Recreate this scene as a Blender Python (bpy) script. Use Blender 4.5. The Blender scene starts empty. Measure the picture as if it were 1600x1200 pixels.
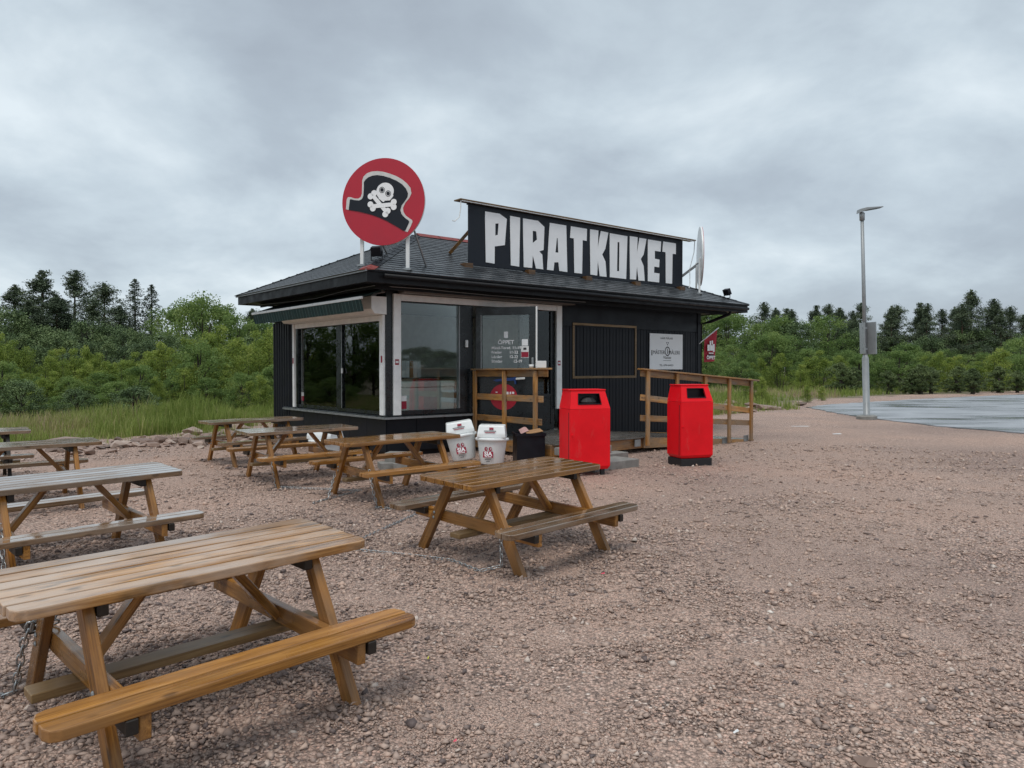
import bpy, bmesh, math, random
import numpy as np
from mathutils import Matrix, Vector
random.seed(7); RNG = np.random.default_rng(11)
R = math.radians
sc = bpy.context.scene
COL = sc.collection
# ------------------------------------------------------------------ camera
cam = bpy.data.cameras.new('camera'); camo = bpy.data.objects.new('camera', cam); COL.objects.link(camo)
cam.sensor_width = 36; cam.lens = 36 * 1170 / 1600; cam.clip_start = .05; cam.clip_end = 3000
camo.location = (0, 0, 1.6); camo.rotation_euler = (math.pi / 2 - .0211, 0, 0)
sc.camera = camo
# ------------------------------------------------------------------ world: overcast sky
SUN_EL, SUN_ROT = R(65), R(200)
w = bpy.data.worlds.new('World'); sc.world = w; w.use_nodes = True
nt = w.node_tree; nt.nodes.clear()
def N(tree, t, **k):
    n = tree.nodes.new(t)
    for a, b in k.items():
        if a in ('operation', 'blend_type', 'data_type', 'sky_type', 'feature', 'distance', 'noise_dimensions', 'attribute_name', 'wave_type', 'bands_direction', 'sun_disc', 'sun_elevation', 'sun_rotation', 'clamp', 'interpolation_type', 'vector_type'):
            setattr(n, a, b)
        else:
            n.inputs[a].default_value = b
    return n
def ramp(tree, stops, mode='LINEAR'):
    n = tree.nodes.new('ShaderNodeValToRGB'); cr = n.color_ramp; cr.interpolation = mode
    while len(cr.elements) < len(stops): cr.elements.new(.5)
    for e, (p, c) in zip(cr.elements, stops):
        e.position = p; e.color = (c, c, c, 1) if isinstance(c, (int, float)) else (*c, 1)
    return n
L = nt.links.new
tc = N(nt, 'ShaderNodeTexCoord'); sep = N(nt, 'ShaderNodeSeparateXYZ'); L(tc.outputs['Generated'], sep.inputs[0])
zz = N(nt, 'ShaderNodeMath', operation='MAXIMUM'); L(sep.outputs['Z'], zz.inputs[0]); zz.inputs[1].default_value = 0.0
za = N(nt, 'ShaderNodeMath', operation='ADD'); L(zz.outputs[0], za.inputs[0]); za.inputs[1].default_value = .36
dx = N(nt, 'ShaderNodeMath', operation='DIVIDE'); L(sep.outputs['X'], dx.inputs[0]); L(za.outputs[0], dx.inputs[1])
dy = N(nt, 'ShaderNodeMath', operation='DIVIDE'); L(sep.outputs['Y'], dy.inputs[0]); L(za.outputs[0], dy.inputs[1])
cmb = N(nt, 'ShaderNodeCombineXYZ'); L(dx.outputs[0], cmb.inputs[0]); L(dy.outputs[0], cmb.inputs[1]); cmb.inputs[2].default_value = 14.2
n1 = N(nt, 'ShaderNodeTexNoise', Scale=1.75, Detail=8.0, Roughness=.54, Distortion=.2); L(cmb.outputs[0], n1.inputs['Vector'])
n2 = N(nt, 'ShaderNodeTexNoise', Scale=.5, Detail=2.0, Roughness=.5); L(cmb.outputs[0], n2.inputs['Vector'])
ad = N(nt, 'ShaderNodeMath', operation='MULTIPLY_ADD'); L(n1.outputs['Fac'], ad.inputs[0]); ad.inputs[1].default_value = .62
hm = N(nt, 'ShaderNodeMath', operation='MULTIPLY'); L(n2.outputs['Fac'], hm.inputs[0]); hm.inputs[1].default_value = .38; L(hm.outputs[0], ad.inputs[2])
cr = ramp(nt, [(.37, (.345, .395, .452)), (.44, (.40, .462, .522)), (.51, (.505, .582, .64)), (.60, (.68, .755, .80))]); L(ad.outputs[0], cr.inputs[0])
sky = N(nt, 'ShaderNodeTexSky', sky_type='NISHITA', sun_disc=False, sun_elevation=SUN_EL, sun_rotation=SUN_ROT)
skm = N(nt, 'ShaderNodeVectorMath', operation='SCALE'); L(sky.outputs[0], skm.inputs[0]); skm.inputs['Scale'].default_value = .08
mx = N(nt, 'ShaderNodeMix', data_type='RGBA'); mx.inputs['Factor'].default_value = .9
L(skm.outputs[0], mx.inputs[6]); L(cr.outputs[0], mx.inputs[7])
bg = N(nt, 'ShaderNodeBackground'); bg.inputs['Strength'].default_value = 1.0; L(mx.outputs[2], bg.inputs['Color'])
wo = N(nt, 'ShaderNodeOutputWorld'); L(bg.outputs[0], wo.inputs['Surface'])
# ------------------------------------------------------------------ sun through the cloud
sl = bpy.data.lights.new('sun', 'SUN'); sl.energy = 1.5; sl.angle = R(30); sl.color = (1, .95, .88)
so = bpy.data.objects.new('sun', sl); COL.objects.link(so)
so.rotation_euler = (R(90) - SUN_EL, 0, R(180) - SUN_ROT)
sc.cycles.max_bounces = 8; sc.cycles.diffuse_bounces = 3; sc.cycles.glossy_bounces = 3; sc.cycles.transmission_bounces = 2; sc.cycles.caustics_reflective = False; sc.cycles.caustics_refractive = False
vs = sc.view_settings; vs.view_transform = 'Standard'; vs.look = 'None'; vs.exposure = .3; vs.gamma = 1; vs.use_curve_mapping = False
# ------------------------------------------------------------------ helpers
def mesh_from(verts, faces, smooth=False, name='mesh'):
    m = bpy.data.meshes.new(name); m.from_pydata([tuple(v) for v in verts], [], [tuple(f) for f in faces]); m.update()
    if smooth: m.polygons.foreach_set('use_smooth', [True] * len(m.polygons))
    return m
class MB:
    def __init__(s): s.v = []; s.f = []
    def add(s, vs, fs, M=None):
        o = len(s.v)
        s.v += [tuple(M @ Vector(p)) if M else tuple(p) for p in vs]; s.f += [tuple(i + o for i in f) for f in fs]; return s
    def box(s, x0, x1, y0, y1, z0, z1, M=None):
        vs = [(x, y, z) for z in (z0, z1) for y in (y0, y1) for x in (x0, x1)]
        return s.add(vs, [(0, 2, 3, 1), (4, 5, 7, 6), (0, 1, 5, 4), (2, 6, 7, 3), (0, 4, 6, 2), (1, 3, 7, 5)], M)
    def prism(s, poly, a, b, ax='y', M=None):   # poly of 2-d points extruded from a to b along ax
        n = len(poly)
        def P(p, t): return {'x': (t, p[0], p[1]), 'y': (p[0], t, p[1]), 'z': (p[0], p[1], t)}[ax]
        vs = [P(p, a) for p in poly] + [P(p, b) for p in poly]
        fs = [tuple(range(n)), tuple(range(2 * n - 1, n - 1, -1))] + [(i, i + n, (i + 1) % n + n, (i + 1) % n) for i in range(n)]
        return s.add(vs, fs, M)
    def tube(s, path, r, n=8, cap=True):
        path = [Vector(p) for p in path]; k = len(path); vs = []; fs = []
        rr = r if isinstance(r, (list, tuple)) else [r] * k
        for i, p in enumerate(path):
            d = (path[min(i + 1, k - 1)] - path[max(i - 1, 0)]).normalized()
            u = d.cross(Vector((0, 0, 1)));
            if u.length < 1e-3: u = Vector((1, 0, 0))
            u.normalize(); v = d.cross(u)
            vs += [p + (u * math.cos(2 * math.pi * j / n) + v * math.sin(2 * math.pi * j / n)) * rr[i] for j in range(n)]
        for i in range(k - 1):
            fs += [(i * n + j, i * n + (j + 1) % n, (i + 1) * n + (j + 1) % n, (i + 1) * n + j) for j in range(n)]
        if cap: fs += [tuple(range(n - 1, -1, -1)), tuple((k - 1) * n + j for j in range(n))]
        return s.add(vs, fs)
    def lathe(s, prof, n=32, M=None):
        vs = []; fs = []; k = len(prof)
        for r, z in prof: vs += [(r * math.cos(2 * math.pi * j / n), r * math.sin(2 * math.pi * j / n), z) for j in range(n)]
        for i in range(k - 1): fs += [(i * n + j, i * n + (j + 1) % n, (i + 1) * n + (j + 1) % n, (i + 1) * n + j) for j in range(n)]
        fs += [tuple(range(n - 1, -1, -1)), tuple((k - 1) * n + j for j in range(n))]
        return s.add(vs, fs, M)
    def mesh(s, smooth=False): return mesh_from(s.v, s.f, smooth)
def bevel_mesh(m, b, seg=2):
    bm = bmesh.new(); bm.from_mesh(m); bmesh.ops.recalc_face_normals(bm, faces=bm.faces)
    bmesh.ops.bevel(bm, geom=bm.edges[:], offset=b, segments=seg, affect='EDGES', profile=.6, clamp_overlap=True)
    bm.to_mesh(m); bm.free(); return m
def fixn(m):
    bm = bmesh.new(); bm.from_mesh(m); bmesh.ops.recalc_face_normals(bm, faces=bm.faces); bm.to_mesh(m); bm.free(); return m
_bb = {}
def bbox(sx, sy, sz, b=.005):
    k = (round(sx, 4), round(sy, 4), round(sz, 4), b)
    if k not in _bb: _bb[k] = bevel_mesh(MB().box(-sx / 2, sx / 2, -sy / 2, sy / 2, -sz / 2, sz / 2).mesh(), b, 1)
    return _bb[k]
def obj(name, mesh, mat, parent=None, loc=(0, 0, 0), rot=(0, 0, 0), label=None, cat=None, group=None, kind=None):
    o = bpy.data.objects.new(name, mesh); COL.objects.link(o); o.location = loc; o.rotation_euler = rot
    if mat is not None and mesh is not None:
        if not mesh.materials: mesh.materials.append(mat)
        elif mesh.materials[0] is not mat:
            o.material_slots[0].link = 'OBJECT'; o.material_slots[0].material = mat
    if parent: o.parent = parent
    if label: o['label'] = label
    if cat: o['category'] = cat
    if group: o['group'] = group
    if kind: o['kind'] = kind
    return o
def thing(name, label, cat, loc=(0, 0, 0), rot=(0, 0, 0), group=None):
    o = bpy.data.objects.new(name, None); COL.objects.link(o); o.location = loc; o.rotation_euler = rot
    o.empty_display_size = .1; o['label'] = label; o['category'] = cat
    if group: o['group'] = group
    return o
def curve_mesh(cu):
    t = bpy.data.objects.new('tmp', cu); COL.objects.link(t)
    dg = bpy.context.evaluated_depsgraph_get(); m = bpy.data.meshes.new_from_object(t.evaluated_get(dg))
    bpy.data.objects.remove(t); return m
def poly_mesh(loops, depth):          # outline with holes, in the xy plane, extruded +-depth/2
    cu = bpy.data.curves.new('outline', 'CURVE'); cu.dimensions = '2D'; cu.fill_mode = 'BOTH'; cu.extrude = depth / 2
    for lp in loops:
        s = cu.splines.new('POLY'); s.points.add(len(lp) - 1)
        for p, q in zip(s.points, lp): p.co = (q[0], q[1], 0, 1)
        s.use_cyclic_u = True
    return curve_mesh(cu)
def text_mesh(body, size, width=None, depth=.002, align='CENTER', bold=0):
    cu = bpy.data.curves.new('lettering', 'FONT'); cu.body = body; cu.size = size; cu.extrude = depth / 2; cu.align_x = align; cu.offset = bold; cu.resolution_u = 3
    m = curve_mesh(cu)
    if width:
        xs = [v.co.x for v in m.vertices]; k = width / (max(xs) - min(xs))
        for v in m.vertices: v.co.x *= k
    m.materials.clear(); return m
def circle(cx, cy, r, n=24, ry=None):
    return [(cx + r * math.cos(2 * math.pi * i / n), cy + (ry or r) * math.sin(2 * math.pi * i / n)) for i in range(n)]
# ------------------------------------------------------------------ materials
def mat(name):
    m = bpy.data.materials.new(name); m.use_nodes = True; t = m.node_tree
    return m, t, t.nodes['Principled BSDF']
def link_bump(t, b, src, strength, dist):
    n = N(t, 'ShaderNodeBump', Strength=strength, Distance=dist); t.links.new(src, n.inputs['Height']); t.links.new(n.outputs[0], b.inputs['Normal']); return n
def plain(name, c, rough=.5, metal=0, var=.12, scale=6, bump=.0, rvar=.15, spec=.5):
    m, t, b = mat(name); K = t.links.new
    co = N(t, 'ShaderNodeTexCoord'); no = N(t, 'ShaderNodeTexNoise', Scale=scale, Detail=6.0, Roughness=.6); K(co.outputs['Object'], no.inputs['Vector'])
    r = ramp(t, [(.3, tuple(x * (1 - var) for x in c)), (.7, tuple(min(1, x * (1 + var)) for x in c))]); K(no.outputs['Fac'], r.inputs[0]); K(r.outputs[0], b.inputs['Base Color'])
    rr = ramp(t, [(.3, max(0, rough - rvar)), (.7, min(1, rough + rvar))]); K(no.outputs['Fac'], rr.inputs[0]); K(rr.outputs[0], b.inputs['Roughness'])
    b.inputs['Metallic'].default_value = metal; b.inputs['Specular IOR Level'].default_value = spec
    if bump:
        n3 = N(t, 'ShaderNodeTexNoise', Scale=scale * 9, Detail=4.0); K(co.outputs['Object'], n3.inputs['Vector']); link_bump(t, b, n3.outputs['Fac'], bump, .01)
    return m
def wood(name, dark, mid, light, rough=(.18, .5), axis=0, grey=None, wet=.5, stain=.5, bump=.003, blot=.5, coat=0):
    m, t, b = mat(name); K = t.links.new
    co = N(t, 'ShaderNodeTexCoord'); oi = N(t, 'ShaderNodeObjectInfo')
    off = N(t, 'ShaderNodeVectorMath', operation='MULTIPLY_ADD'); K(co.outputs['Object'], off.inputs[0])
    off.inputs[1].default_value = (1, 1, 1); K(oi.outputs['Random'], off.inputs[2]) if False else None
    rv = N(t, 'ShaderNodeMath', operation='MULTIPLY'); K(oi.outputs['Random'], rv.inputs[0]); rv.inputs[1].default_value = 37.0
    cb = N(t, 'ShaderNodeCombineXYZ'); [K(rv.outputs[0], cb.inputs[i]) for i in range(3)]
    K(cb.outputs[0], off.inputs[2])
    sc_ = N(t, 'ShaderNodeVectorMath', operation='MULTIPLY'); K(off.outputs[0], sc_.inputs[0])
    s = [14.0, 14.0, 14.0]; s[axis] = 0.9; sc_.inputs[1].default_value = s
    g = N(t, 'ShaderNodeTexNoise', Scale=1.4, Detail=5.0, Roughness=.65, Distortion=1.2); K(sc_.outputs[0], g.inputs['Vector'])
    g2s = N(t, 'ShaderNodeVectorMath', operation='MULTIPLY'); K(off.outputs[0], g2s.inputs[0]); gq = [130.0, 130.0, 130.0]; gq[axis] = 2.2; g2s.inputs[1].default_value = gq
    g2 = N(t, 'ShaderNodeTexNoise', Scale=1.0, Detail=3.0, Roughness=.6, Distortion=.4); K(g2s.outputs[0], g2.inputs['Vector'])
    mixf = N(t, 'ShaderNodeMath', operation='MULTIPLY_ADD'); K(g2.outputs['Fac'], mixf.inputs[0]); mixf.inputs[1].default_value = .42
    h = N(t, 'ShaderNodeMath', operation='MULTIPLY'); K(g.outputs['Fac'], h.inputs[0]); h.inputs[1].default_value = .58; K(h.outputs[0], mixf.inputs[2])
    cr = ramp(t, [(.36, dark), (.5, mid), (.64, light)]); K(mixf.outputs[0], cr.inputs[0])
    # weathering patches
    p = N(t, 'ShaderNodeTexNoise', Scale=1.0, Detail=4.0, Roughness=.6)
    ps = N(t, 'ShaderNodeVectorMath', operation='MULTIPLY'); K(off.outputs[0], ps.inputs[0]); q = [5.0, 5.0, 5.0]; q[axis] = 1.8; ps.inputs[1].default_value = q; K(ps.outputs[0], p.inputs['Vector'])
    pr = ramp(t, [(.5 - .16 * stain, 0.0), (.5 + .1, 1.0)]); K(p.outputs['Fac'], pr.inputs[0])
    mx = N(t, 'ShaderNodeMix', data_type='RGBA'); K(pr.outputs[0], mx.inputs['Factor']); K(cr.outputs[0], mx.inputs[6])
    gm = N(t, 'ShaderNodeMix', data_type='RGBA', blend_type='MIX'); gm.inputs['Factor'].default_value = .8; K(cr.outputs[0], gm.inputs[6]); gm.inputs[7].default_value = (*(grey or mid), 1); K(gm.outputs[2], mx.inputs[7])
    hv = N(t, 'ShaderNodeHueSaturation'); K(mx.outputs[2], hv.inputs['Color'])
    vv = N(t, 'ShaderNodeMapRange'); K(oi.outputs['Random'], vv.inputs[0]); vv.inputs[3].default_value = .78; vv.inputs[4].default_value = 1.22; K(vv.outputs[0], hv.inputs['Value'])
    # knots
    vo = N(t, 'ShaderNodeTexVoronoi', Scale=1.0); vs_ = N(t, 'ShaderNodeVectorMath', operation='MULTIPLY'); K(off.outputs[0], vs_.inputs[0]); kq = [9.0, 9.0, 9.0]; kq[axis] = 4.0; vs_.inputs[1].default_value = kq; K(vs_.outputs[0], vo.inputs['Vector'])
    kr = ramp(t, [(.07, .35), (.16, 1.0)]); K(vo.outputs['Distance'], kr.inputs[0])
    km = N(t, 'ShaderNodeMix', data_type='RGBA', blend_type='MULTIPLY'); km.inputs['Factor'].default_value = .8; K(hv.outputs[0], km.inputs[6]); K(kr.outputs[0], km.inputs[7])
    bl = N(t, 'ShaderNodeTexNoise', Scale=1.0, Detail=3.0, Roughness=.55, Distortion=.6); bs_ = N(t, 'ShaderNodeVectorMath', operation='MULTIPLY'); K(off.outputs[0], bs_.inputs[0]); bq_ = [16.0, 16.0, 16.0]; bq_[axis] = 3.2; bs_.inputs[1].default_value = bq_; K(bs_.outputs[0], bl.inputs['Vector'])
    br = ramp(t, [(.56, (1, 1, 1)), (.70, (.52, .56, .62))]); K(bl.outputs['Fac'], br.inputs[0])
    bm_ = N(t, 'ShaderNodeMix', data_type='RGBA', blend_type='MULTIPLY'); bm_.inputs['Factor'].default_value = blot; K(km.outputs[2], bm_.inputs[6]); K(br.outputs[0], bm_.inputs[7])
    K(bm_.outputs[2], b.inputs['Base Color'])
    rn = N(t, 'ShaderNodeTexNoise', Scale=2.3, Detail=3.0); K(off.outputs[0], rn.inputs['Vector'])
    rr = ramp(t, [(.38, rough[0]), (.62, rough[1])]); K(rn.outputs['Fac'], rr.inputs[0]); K(rr.outputs[0], b.inputs['Roughness'])
    b.inputs['Specular IOR Level'].default_value = wet
    if coat:
        cw = ramp(t, [(.40, coat), (.60, coat * .15)]); K(rn.outputs['Fac'], cw.inputs[0]); K(cw.outputs[0], b.inputs['Coat Weight']); b.inputs['Coat Roughness'].default_value = .09; b.inputs['Coat IOR'].default_value = 1.45
    link_bump(t, b, mixf.outputs[0], .35, bump)
    return m
M = {}
M['table'] = wood('table_wood', (.10, .036, .007), (.34, .15, .031), (.53, .27, .078), (.14, .42), grey=(.30, .15, .055), coat=.35)
M['table_top'] = wood('table_top_wood', (.11, .046, .014), (.34, .165, .05), (.52, .29, .115), (.09, .36), grey=(.45, .325, .235), wet=.6, stain=.55, bump=.002, blot=1.0, coat=.35)
M['table_grey'] = wood('weathered_wood', (.07, .036, .018), (.21, .12, .058), (.34, .215, .12), (.05, .22), grey=(.27, .205, .155), wet=.8, bump=.0012, coat=1.0)
M['table_wet'] = wood('wet_table_wood', (.09, .034, .007), (.31, .138, .030), (.50, .25, .068), (.05, .24), grey=(.20, .10, .036), wet=.8, bump=.0012, coat=.8)
M['dark_wood'] = wood('dark_stained_wood', (.008, .006, .005), (.018, .013, .010), (.03, .022, .016), (.3, .6))
M['deck'] = wood('deck_wood', (.14, .058, .014), (.40, .19, .052), (.56, .30, .10), (.25, .55), grey=(.25, .18, .12))
M['foot_wood'] = wood('wet_dark_wood', (.04, .02, .008), (.11, .055, .02), (.19, .10, .04), (.2, .5))
M['deck_grey'] = wood('wet_deck_boards', (.05, .043, .037), (.11, .095, .08), (.17, .15, .13), (.12, .35), grey=(.12, .115, .11))
M['frame_wood'] = wood('frame_wood', (.10, .06, .025), (.20, .125, .055), (.28, .19, .09), (.35, .6))
M['leg_wood'] = wood('leg_wood', (.085, .030, .005), (.29, .120, .021), (.46, .225, .055), (.16, .42), axis=2, grey=(.24, .125, .05))
M['black'] = plain('black_paint', (.0085, .0105, .015), .5, var=.45, scale=3, bump=.05, spec=.25)
M['black_smooth'] = plain('black_panel', (.008, .010, .0145), .45, var=.2, scale=2, spec=.25)
M['black_dark'] = plain('dark_fascia', (.0065, .007, .009), .5, var=.3, scale=4, bump=.1, spec=.25)
M['frame_dark'] = plain('dark_window_frame', (.012, .016, .019), .3, var=.15)
M['white'] = plain('white_metal', (.74, .76, .76), .35, var=.06, scale=4)
M['white_worn'] = plain('white_paint', (.86, .87, .86), .45, var=.09, scale=5, bump=.05)
M['letter'] = plain('white_letter', (.88, .90, .92), .5, var=.05, scale=2)
M['shutter'] = plain('shutter_case', (.13, .115, .105), .4, var=.1)
M['grey_metal'] = plain('galvanised_metal', (.30, .32, .33), .42, metal=.55, var=.15, scale=9)
M['chain'] = plain('galvanised_chain', (.42, .44, .45), .35, metal=.8, var=.25, scale=40)
M['lamp_grey'] = plain('grey_lamp_paint', (.30, .32, .33), .45, metal=.2, var=.12, scale=3)
M['red'] = plain('red_bin_paint', (.84, .0045, .013), .45, var=.10, scale=2.2, bump=.05, spec=.3)
def scuff(m, pale, dark):
    t = m.node_tree; K = t.links.new; b = t.nodes['Principled BSDF']; src = b.inputs['Base Color'].links[0].from_socket; co = N(t, 'ShaderNodeTexCoord')
    for sc_, th, col, fac in ((7.0, .66, pale, .35), (16.0, .70, dark, .6)):
        n = N(t, 'ShaderNodeTexNoise', Scale=sc_, Detail=7.0, Roughness=.7); mp = N(t, 'ShaderNodeVectorMath', operation='MULTIPLY'); K(co.outputs['Object'], mp.inputs[0]); mp.inputs[1].default_value = (1, 1, .35); K(mp.outputs[0], n.inputs['Vector'])
        r = ramp(t, [(th - .06, 0.0), (th + .04, fac)]); K(n.outputs['Fac'], r.inputs[0]); x = N(t, 'ShaderNodeMix', data_type='RGBA'); K(r.outputs[0], x.inputs['Factor']); K(src, x.inputs[6]); x.inputs[7].default_value = (*col, 1); src = x.outputs[2]
    K(src, b.inputs['Base Color'])
scuff(M['red'], (.62, .10, .09), (.20, .015, .015)); scuff(M['black'], (.030, .032, .034), (.004, .004, .005))
M['sign_red'] = plain('red_sign', (.45, .014, .035), .42, var=.06, scale=2)
M['dark_red'] = plain('dark_red_print', (.30, .01, .035), .5)
M['flag_red'] = plain('red_flag_cloth', (.38, .014, .035), .7)
M['hat_black'] = plain('hat_black', (.014, .018, .026), .5, spec=.25)
M['hat_white'] = plain('hat_white', (.62, .62, .61), .5)
M['plastic'] = plain('white_plastic', (.78, .81, .81), .33, var=.05, scale=4)
M['black_plastic'] = plain('black_plastic', (.008, .009, .014), .4, spec=.3)
M['rubber'] = plain('black_base', (.012, .012, .014), .6)
M['awning'] = plain('green_awning', (.006, .030, .030), .75, var=.3, scale=9)
M['awning_stripe'] = plain('awning_stripe', (.10, .17, .16), .7)
M['blue'] = plain('blue_plastic', (.02, .06, .22), .4)
M['concrete'] = plain('concrete', (.24, .235, .22), .75, var=.2, scale=12, bump=.4)
M['cardboard'] = plain('cardboard', (.34, .19, .09), .8)
M['pink_paper'] = plain('pink_paper', (.5, .3, .28), .8)
M['ink'] = plain('dark_ink', (.03, .032, .036), .6)
M['grey_ink'] = plain('grey_ink', (.09, .095, .10), .6)
M['board_white'] = plain('white_board', (.80, .83, .85), .5, var=.04, scale=2)
M['freezer'] = plain('white_freezer', (.78, .88, .86), .3, var=.03)
M['interior'] = plain('interior_wall', (.55, .57, .55), .7)
M['interior_floor'] = plain('interior_floor', (.40, .38, .34), .6)
M['curtain'] = plain('grey_violet_blind', (.16, .155, .19), .8, var=.12, scale=3)
M['brick_red'] = plain('brown_counter', (.10, .035, .022), .6, var=.3, scale=8)
M['bark'] = plain('bark', (.06, .05, .04), .9, var=.4, scale=12, bump=.4)
M['pine_bark'] = plain('pine_bark', (.10, .06, .04), .9, var=.4, scale=8, bump=.4)
M['grille'] = plain('glossy_black', (.006, .006, .007), .2)
def glass(name, tint, refl=1.0):
    m, t, b = mat(name); t.nodes.remove(b); K = t.links.new
    tr = N(t, 'ShaderNodeBsdfTransparent'); tr.inputs[0].default_value = (*tint, 1)
    gl = N(t, 'ShaderNodeBsdfGlossy'); gl.inputs['Roughness'].default_value = .015; gl.inputs[0].default_value = (.9, .93, .93, 1)
    fr = N(t, 'ShaderNodeFresnel', IOR=1.62)
    co = N(t, 'ShaderNodeTexCoord'); no = N(t, 'ShaderNodeTexNoise', Scale=.8, Detail=1.0); K(co.outputs['Object'], no.inputs['Vector'])
    bu = N(t, 'ShaderNodeBump', Strength=.02, Distance=.03); K(no.outputs['Fac'], bu.inputs['Height']); K(bu.outputs[0], gl.inputs['Normal'])
    mxs = N(t, 'ShaderNodeMixShader'); K(fr.outputs[0], mxs.inputs[0]); K(tr.outputs[0], mxs.inputs[1]); K(gl.outputs[0], mxs.inputs[2])
    K(mxs.outputs[0], t.nodes['Material Output'].inputs[0]); return m
M['glass'] = glass('window_glass', (.95, .985, .975))
def gravel_mat():
    m, t, b = mat('gravel'); K = t.links.new
    co = N(t, 'ShaderNodeTexCoord')
    big = N(t, 'ShaderNodeTexNoise', Scale=.55, Detail=5.0, Roughness=.6); K(co.outputs['Object'], big.inputs['Vector'])
    cols = []
    for sc_, nm in ((58.0, 'a'), (140.0, 'b')):
        v = N(t, 'ShaderNodeTexVoronoi', Scale=sc_); v.inputs['Randomness'].default_value = 1.0
        wp = N(t, 'ShaderNodeTexNoise', Scale=sc_ * .7, Detail=2.0); K(co.outputs['Object'], wp.inputs['Vector'])
        ma = N(t, 'ShaderNodeVectorMath', operation='MULTIPLY_ADD'); K(wp.outputs['Color'], ma.inputs[0]); ma.inputs[1].default_value = (.5 / sc_,) * 3; K(co.outputs['Object'], ma.inputs[2]); K(ma.outputs[0], v.inputs['Vector'])
        s = N(t, 'ShaderNodeSeparateColor'); K(v.outputs['Color'], s.inputs[0])
        r = ramp(t, [(0.0, (.13, .10, .09)), (.22, (.36, .265, .22)), (.5, (.58, .43, .355)), (.75, (.68, .515, .43)), (.92, (.72, .48, .385)), (1.0, (.88, .77, .68))]); K(s.outputs[0], r.inputs[0])
        d = ramp(t, [(.28, 1.0), (.66, .25)]); K(v.outputs['Distance'], d.inputs[0])
        mm = N(t, 'ShaderNodeMix', data_type='RGBA', blend_type='MULTIPLY'); mm.inputs['Factor'].default_value = .75; K(r.outputs[0], mm.inputs[6]); K(d.outputs[0], mm.inputs[7])
        cols.append((mm.outputs[2], v.outputs['Distance']))
    sel = ramp(t, [(.42, 0.0), (.58, 1.0)]); K(big.outputs['Fac'], sel.inputs[0])
    mx = N(t, 'ShaderNodeMix', data_type='RGBA'); K(sel.outputs[0], mx.inputs['Factor']); K(cols[0][0], mx.inputs[6]); K(cols[1][0], mx.inputs[7])
    b2 = N(t, 'ShaderNodeTexNoise', Scale=.28, Detail=4.0, Roughness=.55); K(co.outputs['Object'], b2.inputs['Vector'])
    tn = ramp(t, [(.36, (.84, .80, .80)), (.5, (1.04, 1.0, .985)), (.64, (1.19, 1.10, 1.05))]); K(b2.outputs['Fac'], tn.inputs[0])
    m2 = N(t, 'ShaderNodeMix', data_type='RGBA', blend_type='MULTIPLY'); m2.inputs['Factor'].default_value = 1; K(mx.outputs[2], m2.inputs[6]); K(tn.outputs[0], m2.inputs[7])
    K(m2.outputs[2], b.inputs['Base Color'])
    b.inputs['Roughness'].default_value = .7; b.inputs['Specular IOR Level'].default_value = .3
    bn = N(t, 'ShaderNodeBump', Strength=.8, Distance=.012); bn.invert = True; K(cols[0][1], bn.inputs['Height'])
    bn2 = N(t, 'ShaderNodeBump', Strength=.5, Distance=.006); bn2.invert = True; K(cols[1][1], bn2.inputs['Height']); K(bn.outputs[0], bn2.inputs['Normal']); K(bn2.outputs[0], b.inputs['Normal'])
    return m
M['gravel'] = gravel_mat()
def attr_mat(name, stops, rough=.7, trans=0.0, obvar=.0, spec=.3):
    m, t, b = mat(name); K = t.links.new
    a = N(t, 'ShaderNodeAttribute', attribute_name='tint'); f = a.outputs['Fac']
    if obvar:
        oi = N(t, 'ShaderNodeObjectInfo'); mr = N(t, 'ShaderNodeMapRange'); K(oi.outputs['Random'], mr.inputs[0]); mr.inputs[3].default_value = -obvar; mr.inputs[4].default_value = obvar
        ad = N(t, 'ShaderNodeMath', operation='ADD'); K(f, ad.inputs[0]); K(mr.outputs[0], ad.inputs[1]); f = ad.outputs[0]
    r = ramp(t, stops); K(f, r.inputs[0]); K(r.outputs[0], b.inputs['Base Color'])
    b.inputs['Roughness'].default_value = rough; b.inputs['Specular IOR Level'].default_value = spec
    if trans:
        tl = N(t, 'ShaderNodeBsdfTranslucent'); K(r.outputs[0], tl.inputs[0]); ms = N(t, 'ShaderNodeMixShader'); ms.inputs[0].default_value = trans
        K(b.outputs[0], ms.inputs[1]); K(tl.outputs[0], ms.inputs[2]); K(ms.outputs[0], t.nodes['Material Output'].inputs[0])
    return m
M['stones'] = attr_mat('loose_stones', [(0, (.13, .10, .095)), (.25, (.28, .21, .18)), (.5, (.46, .345, .285)), (.75, (.56, .40, .32)), (.9, (.58, .49, .43)), (1, (.75, .68, .61))], .6)
M['rocks'] = attr_mat('rock', [(0, (.10, .07, .055)), (.35, (.22, .15, .12)), (.7, (.34, .24, .195)), (1, (.48, .40, .34))], .5, 0, .4)
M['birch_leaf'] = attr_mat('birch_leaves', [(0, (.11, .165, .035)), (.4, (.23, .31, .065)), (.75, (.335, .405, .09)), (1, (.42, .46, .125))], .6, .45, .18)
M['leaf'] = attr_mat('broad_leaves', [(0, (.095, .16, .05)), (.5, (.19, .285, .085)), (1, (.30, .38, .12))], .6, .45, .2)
M['needle'] = attr_mat('pine_needles', [(0, (.045, .068, .042)), (.5, (.08, .112, .062)), (1, (.13, .16, .085))], .6, .0, .2)
M['spruce_needle'] = attr_mat('spruce_needles', [(0, (.03, .046, .034)), (.5, (.05, .074, .046)), (1, (.09, .11, .065))], .6, .0, .1)
M['grass'] = attr_mat('grass', [(0, (.13, .19, .035)), (.4, (.26, .33, .075)), (.7, (.38, .39, .14)), (.88, (.42, .33, .19)), (1, (.44, .33, .24))], .6, .4)
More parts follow.
